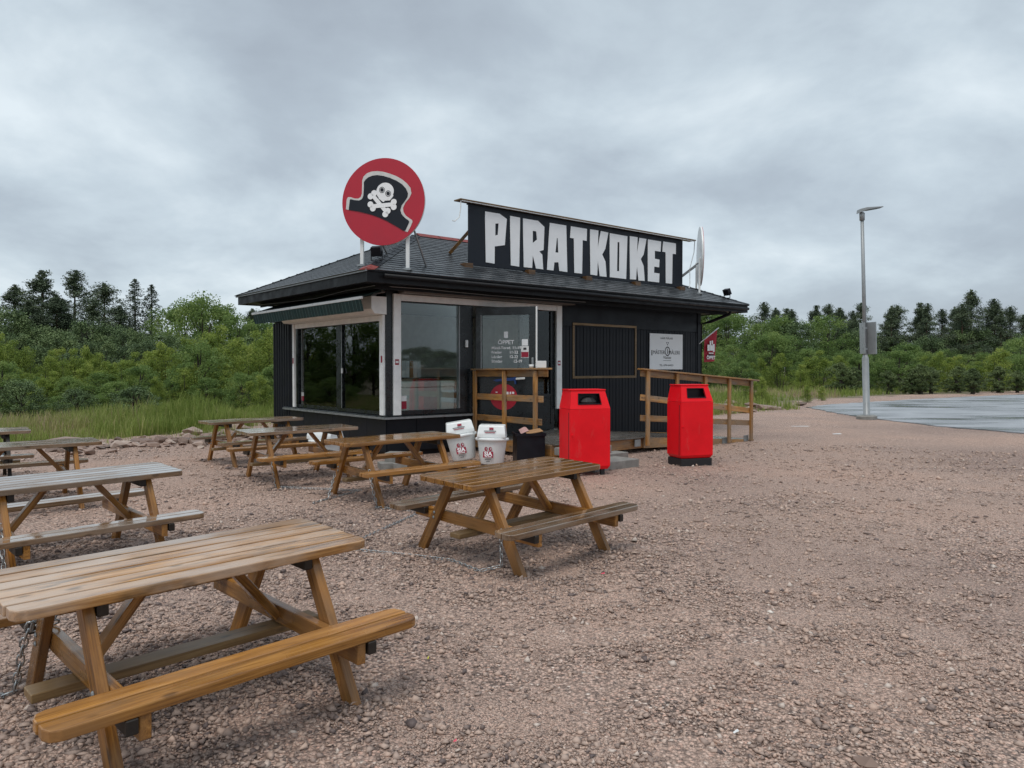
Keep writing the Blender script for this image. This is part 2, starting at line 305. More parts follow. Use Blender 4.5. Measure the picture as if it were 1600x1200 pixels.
M['dark_leaf'] = attr_mat('dark_leaves', [(0, (.055, .09, .04)), (.5, (.105, .16, .065)), (1, (.17, .23, .09))], .6, .0, .25)
M['young_needle'] = attr_mat('young_pine_needles', [(0, (.07, .10, .045)), (.5, (.13, .18, .075)), (1, (.20, .25, .10))], .6, .35, .2)
M['field'] = plain('field_soil', (.16, .135, .08), .9, var=.4, scale=.6, bump=.5)
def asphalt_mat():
    m, t, b = mat('wet_asphalt_painted_sheen'); K = t.links.new
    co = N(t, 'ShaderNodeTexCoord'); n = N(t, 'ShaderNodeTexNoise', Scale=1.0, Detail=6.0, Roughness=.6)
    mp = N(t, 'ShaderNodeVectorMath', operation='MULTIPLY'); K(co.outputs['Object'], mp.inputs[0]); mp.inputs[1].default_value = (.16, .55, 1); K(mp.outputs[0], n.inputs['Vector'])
    r = ramp(t, [(.36, (.07, .075, .08)), (.45, (.17, .178, .19)), (.52, (.24, .25, .27)), (.58, (.36, .375, .40)), (.66, (.22, .23, .245))]); K(n.outputs['Fac'], r.inputs[0]); K(r.outputs[0], b.inputs['Base Color'])  # raised base with pale bluish streaks paints in sky reflected off the water film
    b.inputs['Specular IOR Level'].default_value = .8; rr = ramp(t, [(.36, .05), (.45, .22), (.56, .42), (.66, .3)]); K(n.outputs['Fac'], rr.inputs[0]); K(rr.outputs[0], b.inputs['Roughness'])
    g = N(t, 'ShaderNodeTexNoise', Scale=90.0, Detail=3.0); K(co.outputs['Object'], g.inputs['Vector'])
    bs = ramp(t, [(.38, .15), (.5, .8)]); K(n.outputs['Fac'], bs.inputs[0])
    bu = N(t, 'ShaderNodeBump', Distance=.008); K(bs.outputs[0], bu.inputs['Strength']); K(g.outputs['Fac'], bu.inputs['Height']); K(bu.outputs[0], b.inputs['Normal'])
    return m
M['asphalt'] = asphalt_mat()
M['shingle'] = attr_mat('roof_shingles', [(0, (.022, .025, .029)), (.6, (.05, .056, .062)), (1, (.085, .092, .10))], .38, spec=.5)
M['roof_red'] = plain('red_ridge_felt', (.22, .045, .04), .6, var=.25)
# ------------------------------------------------------------------ ground, yard, asphalt
def vnoise(x, y, s, seed=0):
    g = np.random.default_rng(seed).random((64, 64))
    u, v = x * s, y * s; i, j = np.floor(u).astype(int), np.floor(v).astype(int); fu, fv = u - i, v - j
    fu, fv = fu * fu * (3 - 2 * fu), fv * fv * (3 - 2 * fv)
    a, b_, c, d = g[i % 64, j % 64], g[(i + 1) % 64, j % 64], g[i % 64, (j + 1) % 64], g[(i + 1) % 64, (j + 1) % 64]
    return (a * (1 - fu) + b_ * fu) * (1 - fv) + (c * (1 - fu) + d * fu) * fv
def in_poly(x, y, poly):
    r = np.zeros(x.shape, bool); n = len(poly)
    for i in range(n):
        (x1, y1), (x2, y2) = poly[i], poly[(i + 1) % n]
        c = ((y1 > y) != (y2 > y)) & (x < (x2 - x1) * (y - y1) / ((y2 - y1) or 1e-9) + x1); r ^= c
    return r
YARD = [(-32, -9), (-32, 13.0), (-11.5, 13.6), (-9.6, 15.0), (-8.2, 18.5), (-6.8, 21.5), (-3, 25), (3, 30), (8, 32), (11.5, 33.6), (16, 38), (22, 43.5), (32, 50), (66, 64), (66, -9)]
ROAD = [(12.6, 17.7), (12.47, 18.2), (11.74, 20.17), (11.47, 22.34), (11.36, 25.04), (11.58, 27.63), (11.99, 30.32), (13.59, 32.43), (15.8, 34.21), (19.97, 37.66), (24.52, 40.96), (31.08, 45.43), (70, 68), (70, 2), (24, 4), (17, 10)]
gm = MB().add([(-900, -300, -.03), (900, -300, -.03), (900, 1500, -.03), (-900, 1500, -.03)], [(0, 1, 2, 3)]).mesh()
obj('ground', gm, M['field'], kind='structure')
def ground_z(x, y):
    amp = np.clip((16 - y) / 4, 0, 1) * np.clip((9.5 - x) / 2, 0, 1)
    return ((vnoise(x, y, 1.1, 3) - .5) * .035 + (vnoise(x, y, 2.7, 4) - .5) * .02) * amp
def yard():
    st = .35; xs = np.arange(-32, 66, st); ys = np.arange(-9, 66, st); X, Y = np.meshgrid(xs, ys, indexing='ij')
    ny = len(ys); cx, cy = X[:-1, :-1] + st / 2, Y[:-1, :-1] + st / 2
    ok = in_poly(cx + (vnoise(cx, cy, .6, 8) - .5) * 1.6, cy + (vnoise(cx, cy, .6, 9) - .5) * 1.6, YARD)
    I, J = np.nonzero(ok); a = I * ny + J
    F_ = np.stack([a, a + ny, a + ny + 1, a + 1], 1); used, inv = np.unique(F_, return_inverse=True)
    V = np.stack([X.ravel(), Y.ravel(), ground_z(X, Y).ravel()], 1)[used]
    m = bpy.data.meshes.new('gravel_yard'); m.from_pydata(V.tolist(), [], inv.reshape(-1, 4).tolist()); m.update()
    m.polygons.foreach_set('use_smooth', [True] * len(m.polygons)); return m
obj('gravel_yard', yard(), M['gravel'], kind='structure')
def rough_edge(poly):
    out = []
    for (a, b), (c, d) in zip(poly, poly[1:] + poly[:1]):
        n = max(1, int(min(math.hypot(c - a, d - b), 24) / .35))
        for i in range(n): out.append((a + (c - a) * i / n + random.gauss(0, .05), b + (d - b) * i / n + random.gauss(0, .05)))
    return out
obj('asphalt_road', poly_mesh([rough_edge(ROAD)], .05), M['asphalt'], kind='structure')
# ------------------------------------------------------------------ kiosk frame: local x along the sign front, local y along the left side going back
CX, CY, YAW = -2.23, 13.28, .69
KROT = (0, 0, YAW)
def kw(x, y, z=0): c, s = math.cos(YAW), math.sin(YAW); return (CX + c * x - s * y, CY + s * x + c * y, z)
BL, BD, EV = 9.1, 4.2, .85
K_ = thing('kiosk_building', 'low black kiosk with hip roof, corner windows and open door', 'building', (CX, CY, 0), KROT)
def kb(name, x0, x1, y0, y1, z0, z1, m, parent=None, b=.0, **k):
    me = MB().box(-(x1 - x0) / 2, (x1 - x0) / 2, -(y1 - y0) / 2, (y1 - y0) / 2, -(z1 - z0) / 2, (z1 - z0) / 2).mesh()
    if b: bevel_mesh(me, b, 1)
    pl = Vector(((x0 + x1) / 2, (y0 + y1) / 2, (z0 + z1) / 2))
    p = parent or K_
    if p is not K_ and p.name in CEN: pl = pl - CEN[p.name]
    o = obj(name, me, M[m], p, pl, **k); CEN[o.name] = Vector(((x0 + x1) / 2, (y0 + y1) / 2, (z0 + z1) / 2)); return o
CEN = {}
# walls
kb('wall', 4.28, BL, .03, .13, .02, 3.16, 'black')                         # front, right of the door
kb('wall', .02, 4.28, .03, .13, 2.93, 3.16, 'black')                       # over the shutter
kb('wall', BL - .13, BL - .03, .13, BD, .02, 3.16, 'black')                # far end
kb('wall', 0.03, BL, BD - .1, BD, .02, 3.16, 'black')                      # back
kb('wall', .03, .13, .13, BD - .1, 2.5, 3.16, 'black')                     # left, over the window
kb('wall', .03, .13, 3.95, BD - .1, .02, 2.5, 'black')
kb('plinth', .06, 1.9, .06, .14, 0, .12, 'black_dark'); kb('plinth', .06, .14, .14, 4.1, 0, .12, 'black_dark')
for i in range(4):                                                         # smooth panels under the windows
    kb('base_panel', .002 + i * 1.05, 0.03, 0, 0, 0, 0, 'black_smooth') if False else None
for a, b_ in ((.02, .62), (.63, 1.25), (1.26, 1.93)): kb('base_panel', a, b_, 0, .03, .1, .695, 'black_smooth', b=.003)
for i in range(6): kb('base_panel', 0, .03, .02 + i * .695, .71 + i * .695, .1, .695, 'black_smooth', b=.003)
kb('corner_post', .0, .17, .0, .17, .755, 3.0, 'frame_dark')
kb('window_sill', -.06, 1.93, -.06, .16, .697, .745, 'frame_dark', b=.006)
kb('window_sill', -.062, .16, .162, 4.42, .697, .745, 'frame_dark', b=.006)
kb('sill_edge', -.075, 1.93, -.075, -.062, .69, .728, 'grey_metal'); kb('sill_edge', -.077, -.064, -.05, 4.42, .69, .728, 'grey_metal')
# cladding boards on the front, smooth band above
x = 4.30; i = 0
while x < BL - .14:
    wd = .105; kb('cladding_board', x, x + wd - .012, .004 + .004 * (i % 2), .028, .1, 2.5, 'black', b=.003); x += wd; i += 1
kb('frieze_board', 4.29, BL - .12, .008, .028, 2.515, 3.1, 'black_smooth')
kb('corner_board', BL - .115, BL + .01, -.012, .028, .05, 3.12, 'black'); kb('corner_board', BL - .03, BL + .012, .03, .16, .05, 3.12, 'black')
# end wall cladding facing right
for j in range(36): kb('cladding_board', BL - .028, BL - .002, .18 + j * .11, .18 + j * .11 + .098, .1, 3.1, 'black')
# empty picture frame of bare wood
fr = kb('display_frame', 4.59, 6.66, -.012, .006, 2.535, 2.585, 'frame_wood', b=.004)
kb('frame_strip', 4.59, 6.66, -.012, .006, 1.375, 1.43, 'frame_wood', fr, b=.004)
kb('frame_strip', 4.59, 4.645, -.012, .006, 1.432, 2.533, 'frame_wood', fr, b=.004); kb('frame_strip', 6.605, 6.66, -.012, .006, 1.432, 2.533, 'frame_wood', fr, b=.004)
# interior
kb('interior_floor', .15, 8.9, .15, 4.08, .2, .3, 'interior_floor'); kb('ceiling', .15, 8.9, .15, 4.08, 2.92, 2.96, 'interior')
kb('inner_wall', .15, 8.9, 4.02, 4.09, .3, 2.9, 'interior'); kb('inner_wall', 5.6, 5.66, .15, 4.0, .3, 2.9, 'interior')
# front window
fw = kb('front_window', .285, 1.93, .03, .10, .757, .83, 'frame_dark')
kb('frame_rail', .285, 1.93, .03, .10, 2.79, 2.93, 'frame_dark', fw); kb('frame_rail', .285, .31, .03, .10, .832, 2.788, 'frame_dark', fw)
kb('frame_rail', 1.62, 1.93, .03, .10, .832, 2.788, 'frame_dark', fw); kb('edge_strip', 1.60, 1.617, .02, .10, .832, 2.788, 'grey_metal', fw)
kb('pane', .312, 1.598, .06, .066, .834, 2.786, 'glass', fw)
kb('alarm_box', 1.74, 1.79, -.02, .03, 2.0, 2.14, 'white', fw, b=.008)
kb('window_sticker', .33, .45, .054, .058, .86, 1.0, 'dark_red', fw); kb('window_sticker', .33, .45, .054, .058, 1.002, 1.1, 'white', fw)
# shutter over the front
pf = [(-.24, 2.99), (-.21, 2.94), (.0, 2.93), (.0, 3.13), (-.15, 3.13), (-.24, 3.07)]
sh = obj('roller_shutter', fixn(MB().prism(pf, .24, 4.42, 'x').mesh()), M['shutter'], K_)
obj('end_cap', fixn(MB().prism(pf, 4.422, 4.45, 'x').mesh()), M['shutter'], sh)
for a, b_ in ((.13, .28), (4.085, 4.235)): 
    g = kb('shutter_guide', a, b_, -.05, .0, .757 if a < 1 else .74, 2.928, 'white_worn', b=.005)
    kb('warning_sticker', a + .02, a + .1, -.054, -.052, 1.66, 1.76, 'dark_red', g); kb('warning_sticker', a + .03, a + .09, -.056, -.0545, 1.69, 1.73, 'white', g)
kb('head_rail', .285, 4.08, -.04, .02, 2.81, 2.925, 'white_worn', b=.004)
# sidelight beyond the door
sd = kb('side_window', 3.12, 4.08, .03, .10, .3, .42, 'frame_dark'); kb('frame_rail', 3.98, 4.08, .03, .10, .422, 2.8, 'frame_dark', sd); kb('frame_rail', 3.12, 3.22, .03, .10, .422, 2.8, 'frame_dark', sd)
kb('frame_rail', 3.222, 3.978, .03, .10, 1.0, 1.06, 'frame_dark', sd); kb('pane', 3.222, 3.978, .06, .066, 1.062, 2.8, 'glass', sd); kb('lower_panel', 3.222, 3.978, .04, .08, .422, .998, 'frame_dark', sd)
kb('threshold', 1.95, 3.1, -.02, .12, .27, .315, 'grey_metal')
# open door, hinged at x = 1.97
DA = -R(55); DW = 1.19
door = obj('door', MB().box(0, DW, -.025, .025, .33, 1.5).mesh(), M['frame_dark'], K_, (1.97, -.03, 0), (0, 0, DA), label='open dark door with opening hours on the glass')
def dbx(name, x0, x1, y0, y1, z0, z1, m, b=0):
    me = MB().box(x0, x1, y0, y1, z0, z1).mesh(); 
    if b: bevel_mesh(me, b, 1)
    return obj(name, me, M[m], door)
dbx('door_rail', 0, DW, -.025, .025, 2.62, 2.77, 'frame_dark'); dbx('door_stile', 0, .12, -.025, .025, 1.502, 2.618, 'frame_dark'); dbx('door_stile', DW - .13, DW, -.025, .025, 1.502, 2.618, 'frame_dark')
dbx('pane', .122, DW - .132, -.004, .004, 1.504, 2.616, 'glass'); dbx('edge_strip', DW + .001, DW + .022, -.028, .028, .34, 2.77, 'white_worn'); dbx('edge_strip', .1, .118, -.03, -.026, 1.5, 2.62, 'grey_metal')
dbx('lock', DW - .08, DW - .04, -.045, -.027, 1.66, 1.8, 'grey_metal', .006)
dbx('notice', .56, .64, -.008, -.005, 2.18, 2.30, 'board_white'); dbx('notice', DW - .27, DW - .15, -.03, -.027, 2.03, 2.15, 'board_white')
dbx('notice', DW - .285, DW - .135, -.03, -.027, 1.8, 2.02, 'white'); dbx('notice', DW - .28, DW - .14, -.033, -.031, 1.81, 1.91, 'dark_red'); dbx('notice', DW - .24, DW - .18, -.033, -.031, 1.95, 1.99, 'ink')
for body, xx, zz_, sz, al in (('ÖPPET', .60, 2.06, .11, 'CENTER'), ('Månd-Torsd.', .31, 1.965, .075, 'LEFT'), ('11-19', .90, 1.965, .075, 'RIGHT'), ('Fredag', .31, 1.88, .075, 'LEFT'), ('11-22', .84, 1.88, .075, 'RIGHT'), ('Lördag', .31, 1.795, .075, 'LEFT'), ('12-22', .84, 1.795, .075, 'RIGHT'), ('Söndag', .31, 1.71, .075, 'LEFT'), ('12-19', .92, 1.71, .075, 'RIGHT')):
    obj('lettering', text_mesh(body, sz, align=al, depth=.003, bold=.0015), M['letter'], door, (xx, -.009, zz_), (R(90), 0, 0))
obj('round_sticker', poly_mesh([circle(0, 0, .27, 40, .25)], .004), M['sign_red'], door, (.56, -.029, 1.05), (R(90), 0, 0))
for q, (a, ww, hh) in enumerate(((-.16, .05, .02), (-.02, .07, .035), (.06, .05, .05), (.12, .04, .045), (.17, .05, .04))): dbx('sticker_print', .56 + a, .56 + a + ww * .8, -.034, -.0325, 1.15 - hh, 1.15, 'letter')
# blue sword-shaped pull handle
hd = obj('door_handle', bevel_mesh(MB().prism([(-.30, 0), (-.24, -.025), (.12, -.03), (.12, .03), (-.24, .02)], -.015, .015, 'y').mesh(), .004), M['blue'], door, (.66, -.06, 1.385), (0, R(-4), 0), label='blue and white sword-shaped handle')
obj('cross_guard', bevel_mesh(MB().box(.12, .15, -.02, .02, -.1, .08).mesh(), .006), M['blue'], hd); obj('grip', bevel_mesh(MB().box(.15, .33, -.014, .014, -.018, .022).mesh(), .006), M['white'], hd)
# left sliding window
lw = kb('sliding_window', .03, .10, .17, 3.95, .757, .82, 'frame_dark')
kb('frame_rail', .03, .10, .17, 3.95, 2.44, 2.5, 'frame_dark', lw); kb('frame_rail', .03, .10, 3.80, 3.95, .822, 2.438, 'frame_dark', lw); kb('frame_rail', .03, .10, .17, .23, .822, 2.438, 'frame_dark', lw)
kb('mullion', .02, .10, 1.76, 1.98, .822, 2.438, 'frame_dark', lw); kb('edge_strip', .012, .02, 1.74, 1.757, .822, 2.438, 'grey_metal', lw); kb('edge_strip', .025, .03, 3.62, 3.635, .822, 2.438, 'grey_metal', lw)
kb('pane', .06, .066, 1.982, 3.798, .824, 2.436, 'glass', lw); kb('pane', .05, .056, .232, 1.758, .824, 2.436, 'glass', lw); kb('latch', -.0, .02, 1.70, 1.74, 1.5, 1.6, 'white', lw)
kb('window_sticker', .054, .058, 3.6, 3.72, .9, 1.0, 'dark_red', lw); kb('window_sticker', .054, .058, 3.6, 3.72, 1.002, 1.08, 'white', lw)
for a, b_ in ((.03, .16), (3.85, 3.94)):
    g = kb('shutter_guide', -.05, .0, a, b_, .757, 2.545, 'white_worn', b=.005); kb('warning_sticker', -.054, -.052, a + .02, a + .07, 1.7, 1.82, 'dark_red', g)
kb('head_rail', -.03, .02, .17, 3.84, 2.45, 2.545, 'white_worn')
pl = [(-.30, 2.64), (-.24, 2.56), (.0, 2.55), (.0, 2.86), (-.30, 2.86)]
s2 = obj('roller_shutter', fixn(MB().prism(pl, -.002, 3.95, 'y').mesh()), M['white_worn'], K_); obj('end_cap', fixn(MB().prism(pl, -.02, -.004, 'y').mesh()), M['white_worn'], s2)
# awning
aw = obj('awning', MB().add([(-.02, -.28, 3.03), (-.02, 4.66, 3.03), (-.63, 4.66, 2.81), (-.63, -.28, 2.81), (-.02, -.28, 3.015), (-.02, 4.66, 3.015), (-.63, 4.66, 2.795), (-.63, -.28, 2.795)], [(0, 1, 2, 3), (7, 6, 5, 4), (0, 3, 7, 4), (1, 5, 6, 2)]).mesh(), M['awning'], K_, label='dark green awning with pinstriped valance')
obj('front_bar', bevel_mesh(MB().box(-.66, -.63, -.33, 4.69, 2.765, 2.815).mesh(), .006), M['white'], aw)
vp = [(-.3 + i * .12, .006 * math.sin(i * 2.1)) for i in range(42)]
vm = MB()
for (y0, d0), (y1, d1) in zip(vp, vp[1:]): vm.add([(-.65 + d0, y0, 2.765), (-.65 + d1, y1, 2.765), (-.60 + d1, y1, 2.565), (-.60 + d0, y0, 2.565)], [(0, 1, 2, 3)])
va = obj('valance', vm.mesh(), M['awning'], aw)
for i in range(38): obj('stripe', bbox(.003, .008, .205, .001), M['awning_stripe'], va, (-.6285, -.22 + i * .128, 2.665), (0, R(-14), 0))
for yy in (.0, 3.6): obj('awning_arm', MB().tube([(-.02, yy, 2.95), (-.35, yy + .25, 2.87), (-.62, yy, 2.79)], .018, 8).mesh(True), M['grey_metal'], aw)
# outdoor wall lamps under the corner of the eave
for (lx, ly, lz) in ((-.14, -.08, 3.06), (-.2, .12, 2.9)):
    lm = obj('spot_lamp', MB().lathe([(.05, -.05), (.055, .05), (.03, .06)], 14).mesh(True), M['grey_metal'], K_, (lx, ly, lz), (R(70), R(20), 0)); obj('bracket', MB().tube([(0, 0, 0), (.08, -.02, -.12), (.2, 0, -.12)], .016, 6).mesh(), M['grey_metal'], lm)
# annex with ribbed sheet
ax_ = thing('ribbed_annex', 'black ribbed metal annex behind the left window', 'annex', (CX, CY, 0), KROT)
obj('wall', MB().box(.06, 3, 4.22, 5.15, .05, 2.64).mesh(), M['black'], ax_)
for j in range(7):
    y0 = 4.225 + j * .135; obj('rib', fixn(MB().prism([(.055, y0), (.0, y0 + .035), (.0, y0 + .085), (.055, y0 + .12)], .08, 2.62, 'z').mesh()), M['black'], ax_)
obj('roof', MB().box(-.04, 3.05, 4.23, 5.22, 2.645, 2.69).mesh(), M['black_smooth'], ax_)
# ------------------------------------------------------------------ roof
EZ, RZ = 3.2, 4.46
x0, x1, y0, y1 = -EV, BL + EV, -EV, BD + EV; ym = (y0 + y1) / 2; hw = (y1 - y0) / 2; xr0, xr1 = x0 + hw - .15, x1 - hw + .15
rv = [(x0, y0, EZ), (x1, y0, EZ), (x1, y1, EZ), (x0, y1, EZ), (xr0, ym, RZ), (xr1, ym, RZ)]
roof = obj('roof', MB().add(rv, [(0, 1, 5, 4), (1, 2, 5), (2, 3, 4, 5), (3, 0, 4), (3, 2, 1, 0)]).mesh(), M['black_dark'], K_)
RSL = (RZ - EZ) / hw
def roof_z(x, y): return EZ + RSL * max(0, min(y - y0, y1 - y, x - x0, x1 - x))
def shingles():
    V, F_, T = [], [], []
    def tab(P0, U, W_, Nn, a, b_, s0, s1, t):
        o = len(V); lift = .014
        q = [P0 + U * a + W_ * s0 + Nn * lift, P0 + U * b_ + W_ * s0 + Nn * lift, P0 + U * b_ + W_ * s1 + Nn * .003, P0 + U * a + W_ * s1 + Nn * .003, P0 + U * a + W_ * s0 + Nn * .001, P0 + U * b_ + W_ * s0 + Nn * .001]
        V.extend([tuple(p) for p in q]); F_.extend([(o, o + 1, o + 2, o + 3), (o + 4, o + 5, o + 1, o), (o + 4, o, o + 3), (o + 1, o + 5, o + 2)]); T.extend([t] * 6)
    for A_, B_, tA, tB in (((rv[0]), (rv[1]), rv[4], rv[5]), (rv[1], rv[2], rv[5], rv[5]), (rv[2], rv[3], rv[5], rv[4]), (rv[3], rv[0], rv[4], rv[4])):
        A_, B_, tA, tB = map(Vector, (A_, B_, tA, tB)); U = (B_ - A_).normalized(); ln = (B_ - A_).length
        W_ = tA - A_; aoff = W_.dot(U); W_ = W_ - U * aoff; sl_ = W_.length; W_.normalize(); Nn = U.cross(W_); boff = (tB - B_).dot(U)
        s = -.03; row = 0
        while s < sl_ - .02:
            e = min(s + .16, sl_); f = max(0, s) / sl_; lo, hi = aoff * f, ln + boff * f; f2 = e / sl_; lo2, hi2 = aoff * f2, ln + boff * f2
            lo, hi = max(lo, 0) + .0, hi; a = lo - random.random() * .3 - (row % 2) * .15
            while a < hi:
                b_ = a + .30; aa, bb = max(a, (lo + lo2) / 2), min(b_ - .012, (hi + hi2) / 2)
                if bb - aa > .03: tab(A_, U, W_, Nn, aa, bb, s, e + .02, min(1, max(0, random.gauss(.5, .2))))
                a = b_
            s += .145; row += 1
    m = mesh_from(V, F_); at = m.attributes.new('tint', 'FLOAT', 'POINT'); at.data.foreach_set('value', T); return m
obj('shingles', shingles(), M['shingle'], roof, kind='stuff')
for i in range(10):
    xa = xr0 + (xr1 - xr0) * i / 10; xb = xr0 + (xr1 - xr0) * (i + 1) / 10 + .03
    obj('ridge_tile', fixn(MB().prism([(ym - .16, RZ - .045), (ym - .05, RZ + .035), (ym + .05, RZ + .035), (ym + .16, RZ - .045), (ym, RZ - .01)], xa, xb, 'x').mesh()), M['roof_red'], roof)
for c0, c1 in ((rv[0], rv[4]), (rv[3], rv[4]), (rv[1], rv[5]), (rv[2], rv[5])):
    c0, c1 = Vector(c0), Vector(c1); n = 14
    for i in range(n):
        a, b_ = c0.lerp(c1, i / n), c0.lerp(c1, (i + 1.1) / n); d = (b_ - a).normalized(); sd_ = d.cross(Vector((0, 0, 1))).normalized(); up = Vector((0, 0, .022))
        obj('hip_cap', mesh_from([a + sd_ * .13 + up * -.6, a + up * 1.3, a - sd_ * .13 + up * -.6, b_ + sd_ * .13 + up * -.9, b_ + up * .9, b_ - sd_ * .13 + up * -.9], [(0, 1, 4, 3), (1, 2, 5, 4), (0, 2, 1)]), M['roof_red'] if i == 0 and c0.x < 0 and c0.y < 0 else M['black_smooth'], roof)
# fascia, soffit, drip edge
kb('fascia', x0 + .02, x1 - .02, y0 + .02, y0 + .05, 3.0, 3.185, 'black_dark'); kb('fascia', x0 + .02, x0 + .05, y0 + .052, y1 - .02, 3.0, 3.185, 'black_dark'); kb('fascia', x1 - .05, x1 - .02, y0 + .052, y1 - .02, 3.0, 3.185, 'black_dark'); kb('fascia', x0 + .052, x1 - .052, y1 - .05, y1 - .02, 3.0, 3.185, 'black_dark')
kb('soffit', x0 + .06, x1 - .06, y0 + .06, y1 - .06, 3.02, 3.04, 'black_dark')
kb('inner_fascia', x0 + .38, x1 - .38, y0 + .38, y0 + .41, 2.94, 3.018, 'black_dark'); kb('inner_fascia', x0 + .38, x0 + .41, y0 + .412, y1 - .38, 2.94, 3.018, 'black_dark')
kb('drip_edge', x0 - .01, x0 + .015, y0, y1 + .05, 3.165, 3.205, 'grey_metal'); kb('drip_edge', x0 + .02, x1, y0 - .012, y0 + .015, 3.17, 3.20, 'black_smooth')
gu = obj('gutter', MB().tube([(x0 + .3, y0 - .05, 3.11), (x1 - .1, y0 - .05, 3.09)], .035, 10).mesh(True), M['black_dark'], K_)
obj('downpipe', MB().tube([(BL + .22, -.75, 3.08), (BL + .22, -.72, 2.95), (BL + .16, -.2, 2.78), (BL + .06, .03, 2.72), (BL + .06, .05, .1)], .04, 10).mesh(True), M['black_smooth'], gu)
cab = [(-.55, 4.6, 2.985), (-.52, 3, 2.95), (-.5, 1.8, 2.93), (-.5, .6, 2.98), (-.48, -.45, 2.99), (.4, -.5, 2.995), (2.0, -.5, 2.97), (4.5, -.48, 2.99)]
obj('cable', MB().tube(cab, .007, 5).mesh(), M['grey_metal'], K_)
# ------------------------------------------------------------------ interior things
ft = thing('chest_freezer', 'white chest freezer behind the front window glass', 'freezer', kw(.98, .52, .3), KROT)
obj('body', bevel_mesh(MB().box(-.62, .62, -.34, .34, .04, .94).mesh(), .03), M['freezer'], ft); obj('lid', bevel_mesh(MB().box(-.63, .63, -.35, .35, .945, 1.06).mesh(), .03), M['freezer'], ft); obj('front_label', bbox(.5, .006, .3, .002), M['white'], ft, (.05, -.345, .35))
ct = thing('counter', 'dark counter running across the inside of the kiosk', 'counter', kw(2.3, 2.3, .3), KROT)
obj('top', bevel_mesh(MB().box(-1.9, 1.6, -.3, .3, 1.05, 1.1).mesh(), .01), M['dark_wood'], ct); obj('front_panel', MB().box(-1.85, 1.55, -.2, .2, 0, 1.048).mesh(), M['brick_red'], ct)
for q in range(6):
    o = obj('carton', bevel_mesh(MB().box(-.045, .045, -.12, .12, 0, .36).mesh(), .003), M['board_white' if q % 3 else 'cardboard'], None, kw(1.5 + q * .095, 2.15, 1.4), KROT, label='row of tall upright cartons on the counter behind the front window', cat='carton', group='cartons on the counter')
obj('blind', MB().box(.35, 1.55, 3.6, 3.62, 1.9, 2.85).mesh(), M['curtain'], None, (CX, CY, 0), KROT, label='pale grey-violet blind hanging inside behind the front window', cat='blind')
obj('paper_box', bevel_mesh(MB().box(-.11, .11, -.24, .24, 0, .18).mesh(), .006), M['white'], None, kw(.9, 1.5, 1.405), KROT, label='white paper box seen through the left sliding window', cat='box')
shf = thing('window_shelf', 'dark shelf behind the left sliding window', 'shelf', kw(.9, 2.0, 0), KROT)
obj('board', bbox(.4, 3.0, .03, .004), M['dark_wood'], shf, (0, 0, 1.388)); 
for yy in (-1.35, 1.35): obj('leg', bbox(.05, .05, 1.07, .004), M['dark_wood'], shf, (.1, yy, .836))
def folding_chair(loc, rz, label):
    c = thing('folding_chair', label, 'chair', loc, (0, 0, rz), 'folding chairs inside the kiosk')
    for s in (-.2, .2):
        obj('leg', MB().tube([(-.2, s, 0), (.22, s, .95)], .012, 6).mesh(True), M['grey_metal'], c); obj('leg', MB().tube([(.24, s, 0), (-.16, s, .46)], .012, 6).mesh(True), M['grey_metal'], c)
    obj('seat', bbox(.38, .4, .03, .008), M['black_plastic'], c, (0, 0, .46)); obj('backrest', bbox(.02, .4, .2, .006), M['black_plastic'], c, (.19, 0, .82), (0, R(22), 0))
folding_chair(kw(.85, 1.35, .3), R(200), 'folding chair nearer the corner behind the left sliding window'); folding_chair(kw(1.5, 1.0, .3), R(170), 'folding chair standing deeper in the room behind the left sliding window')
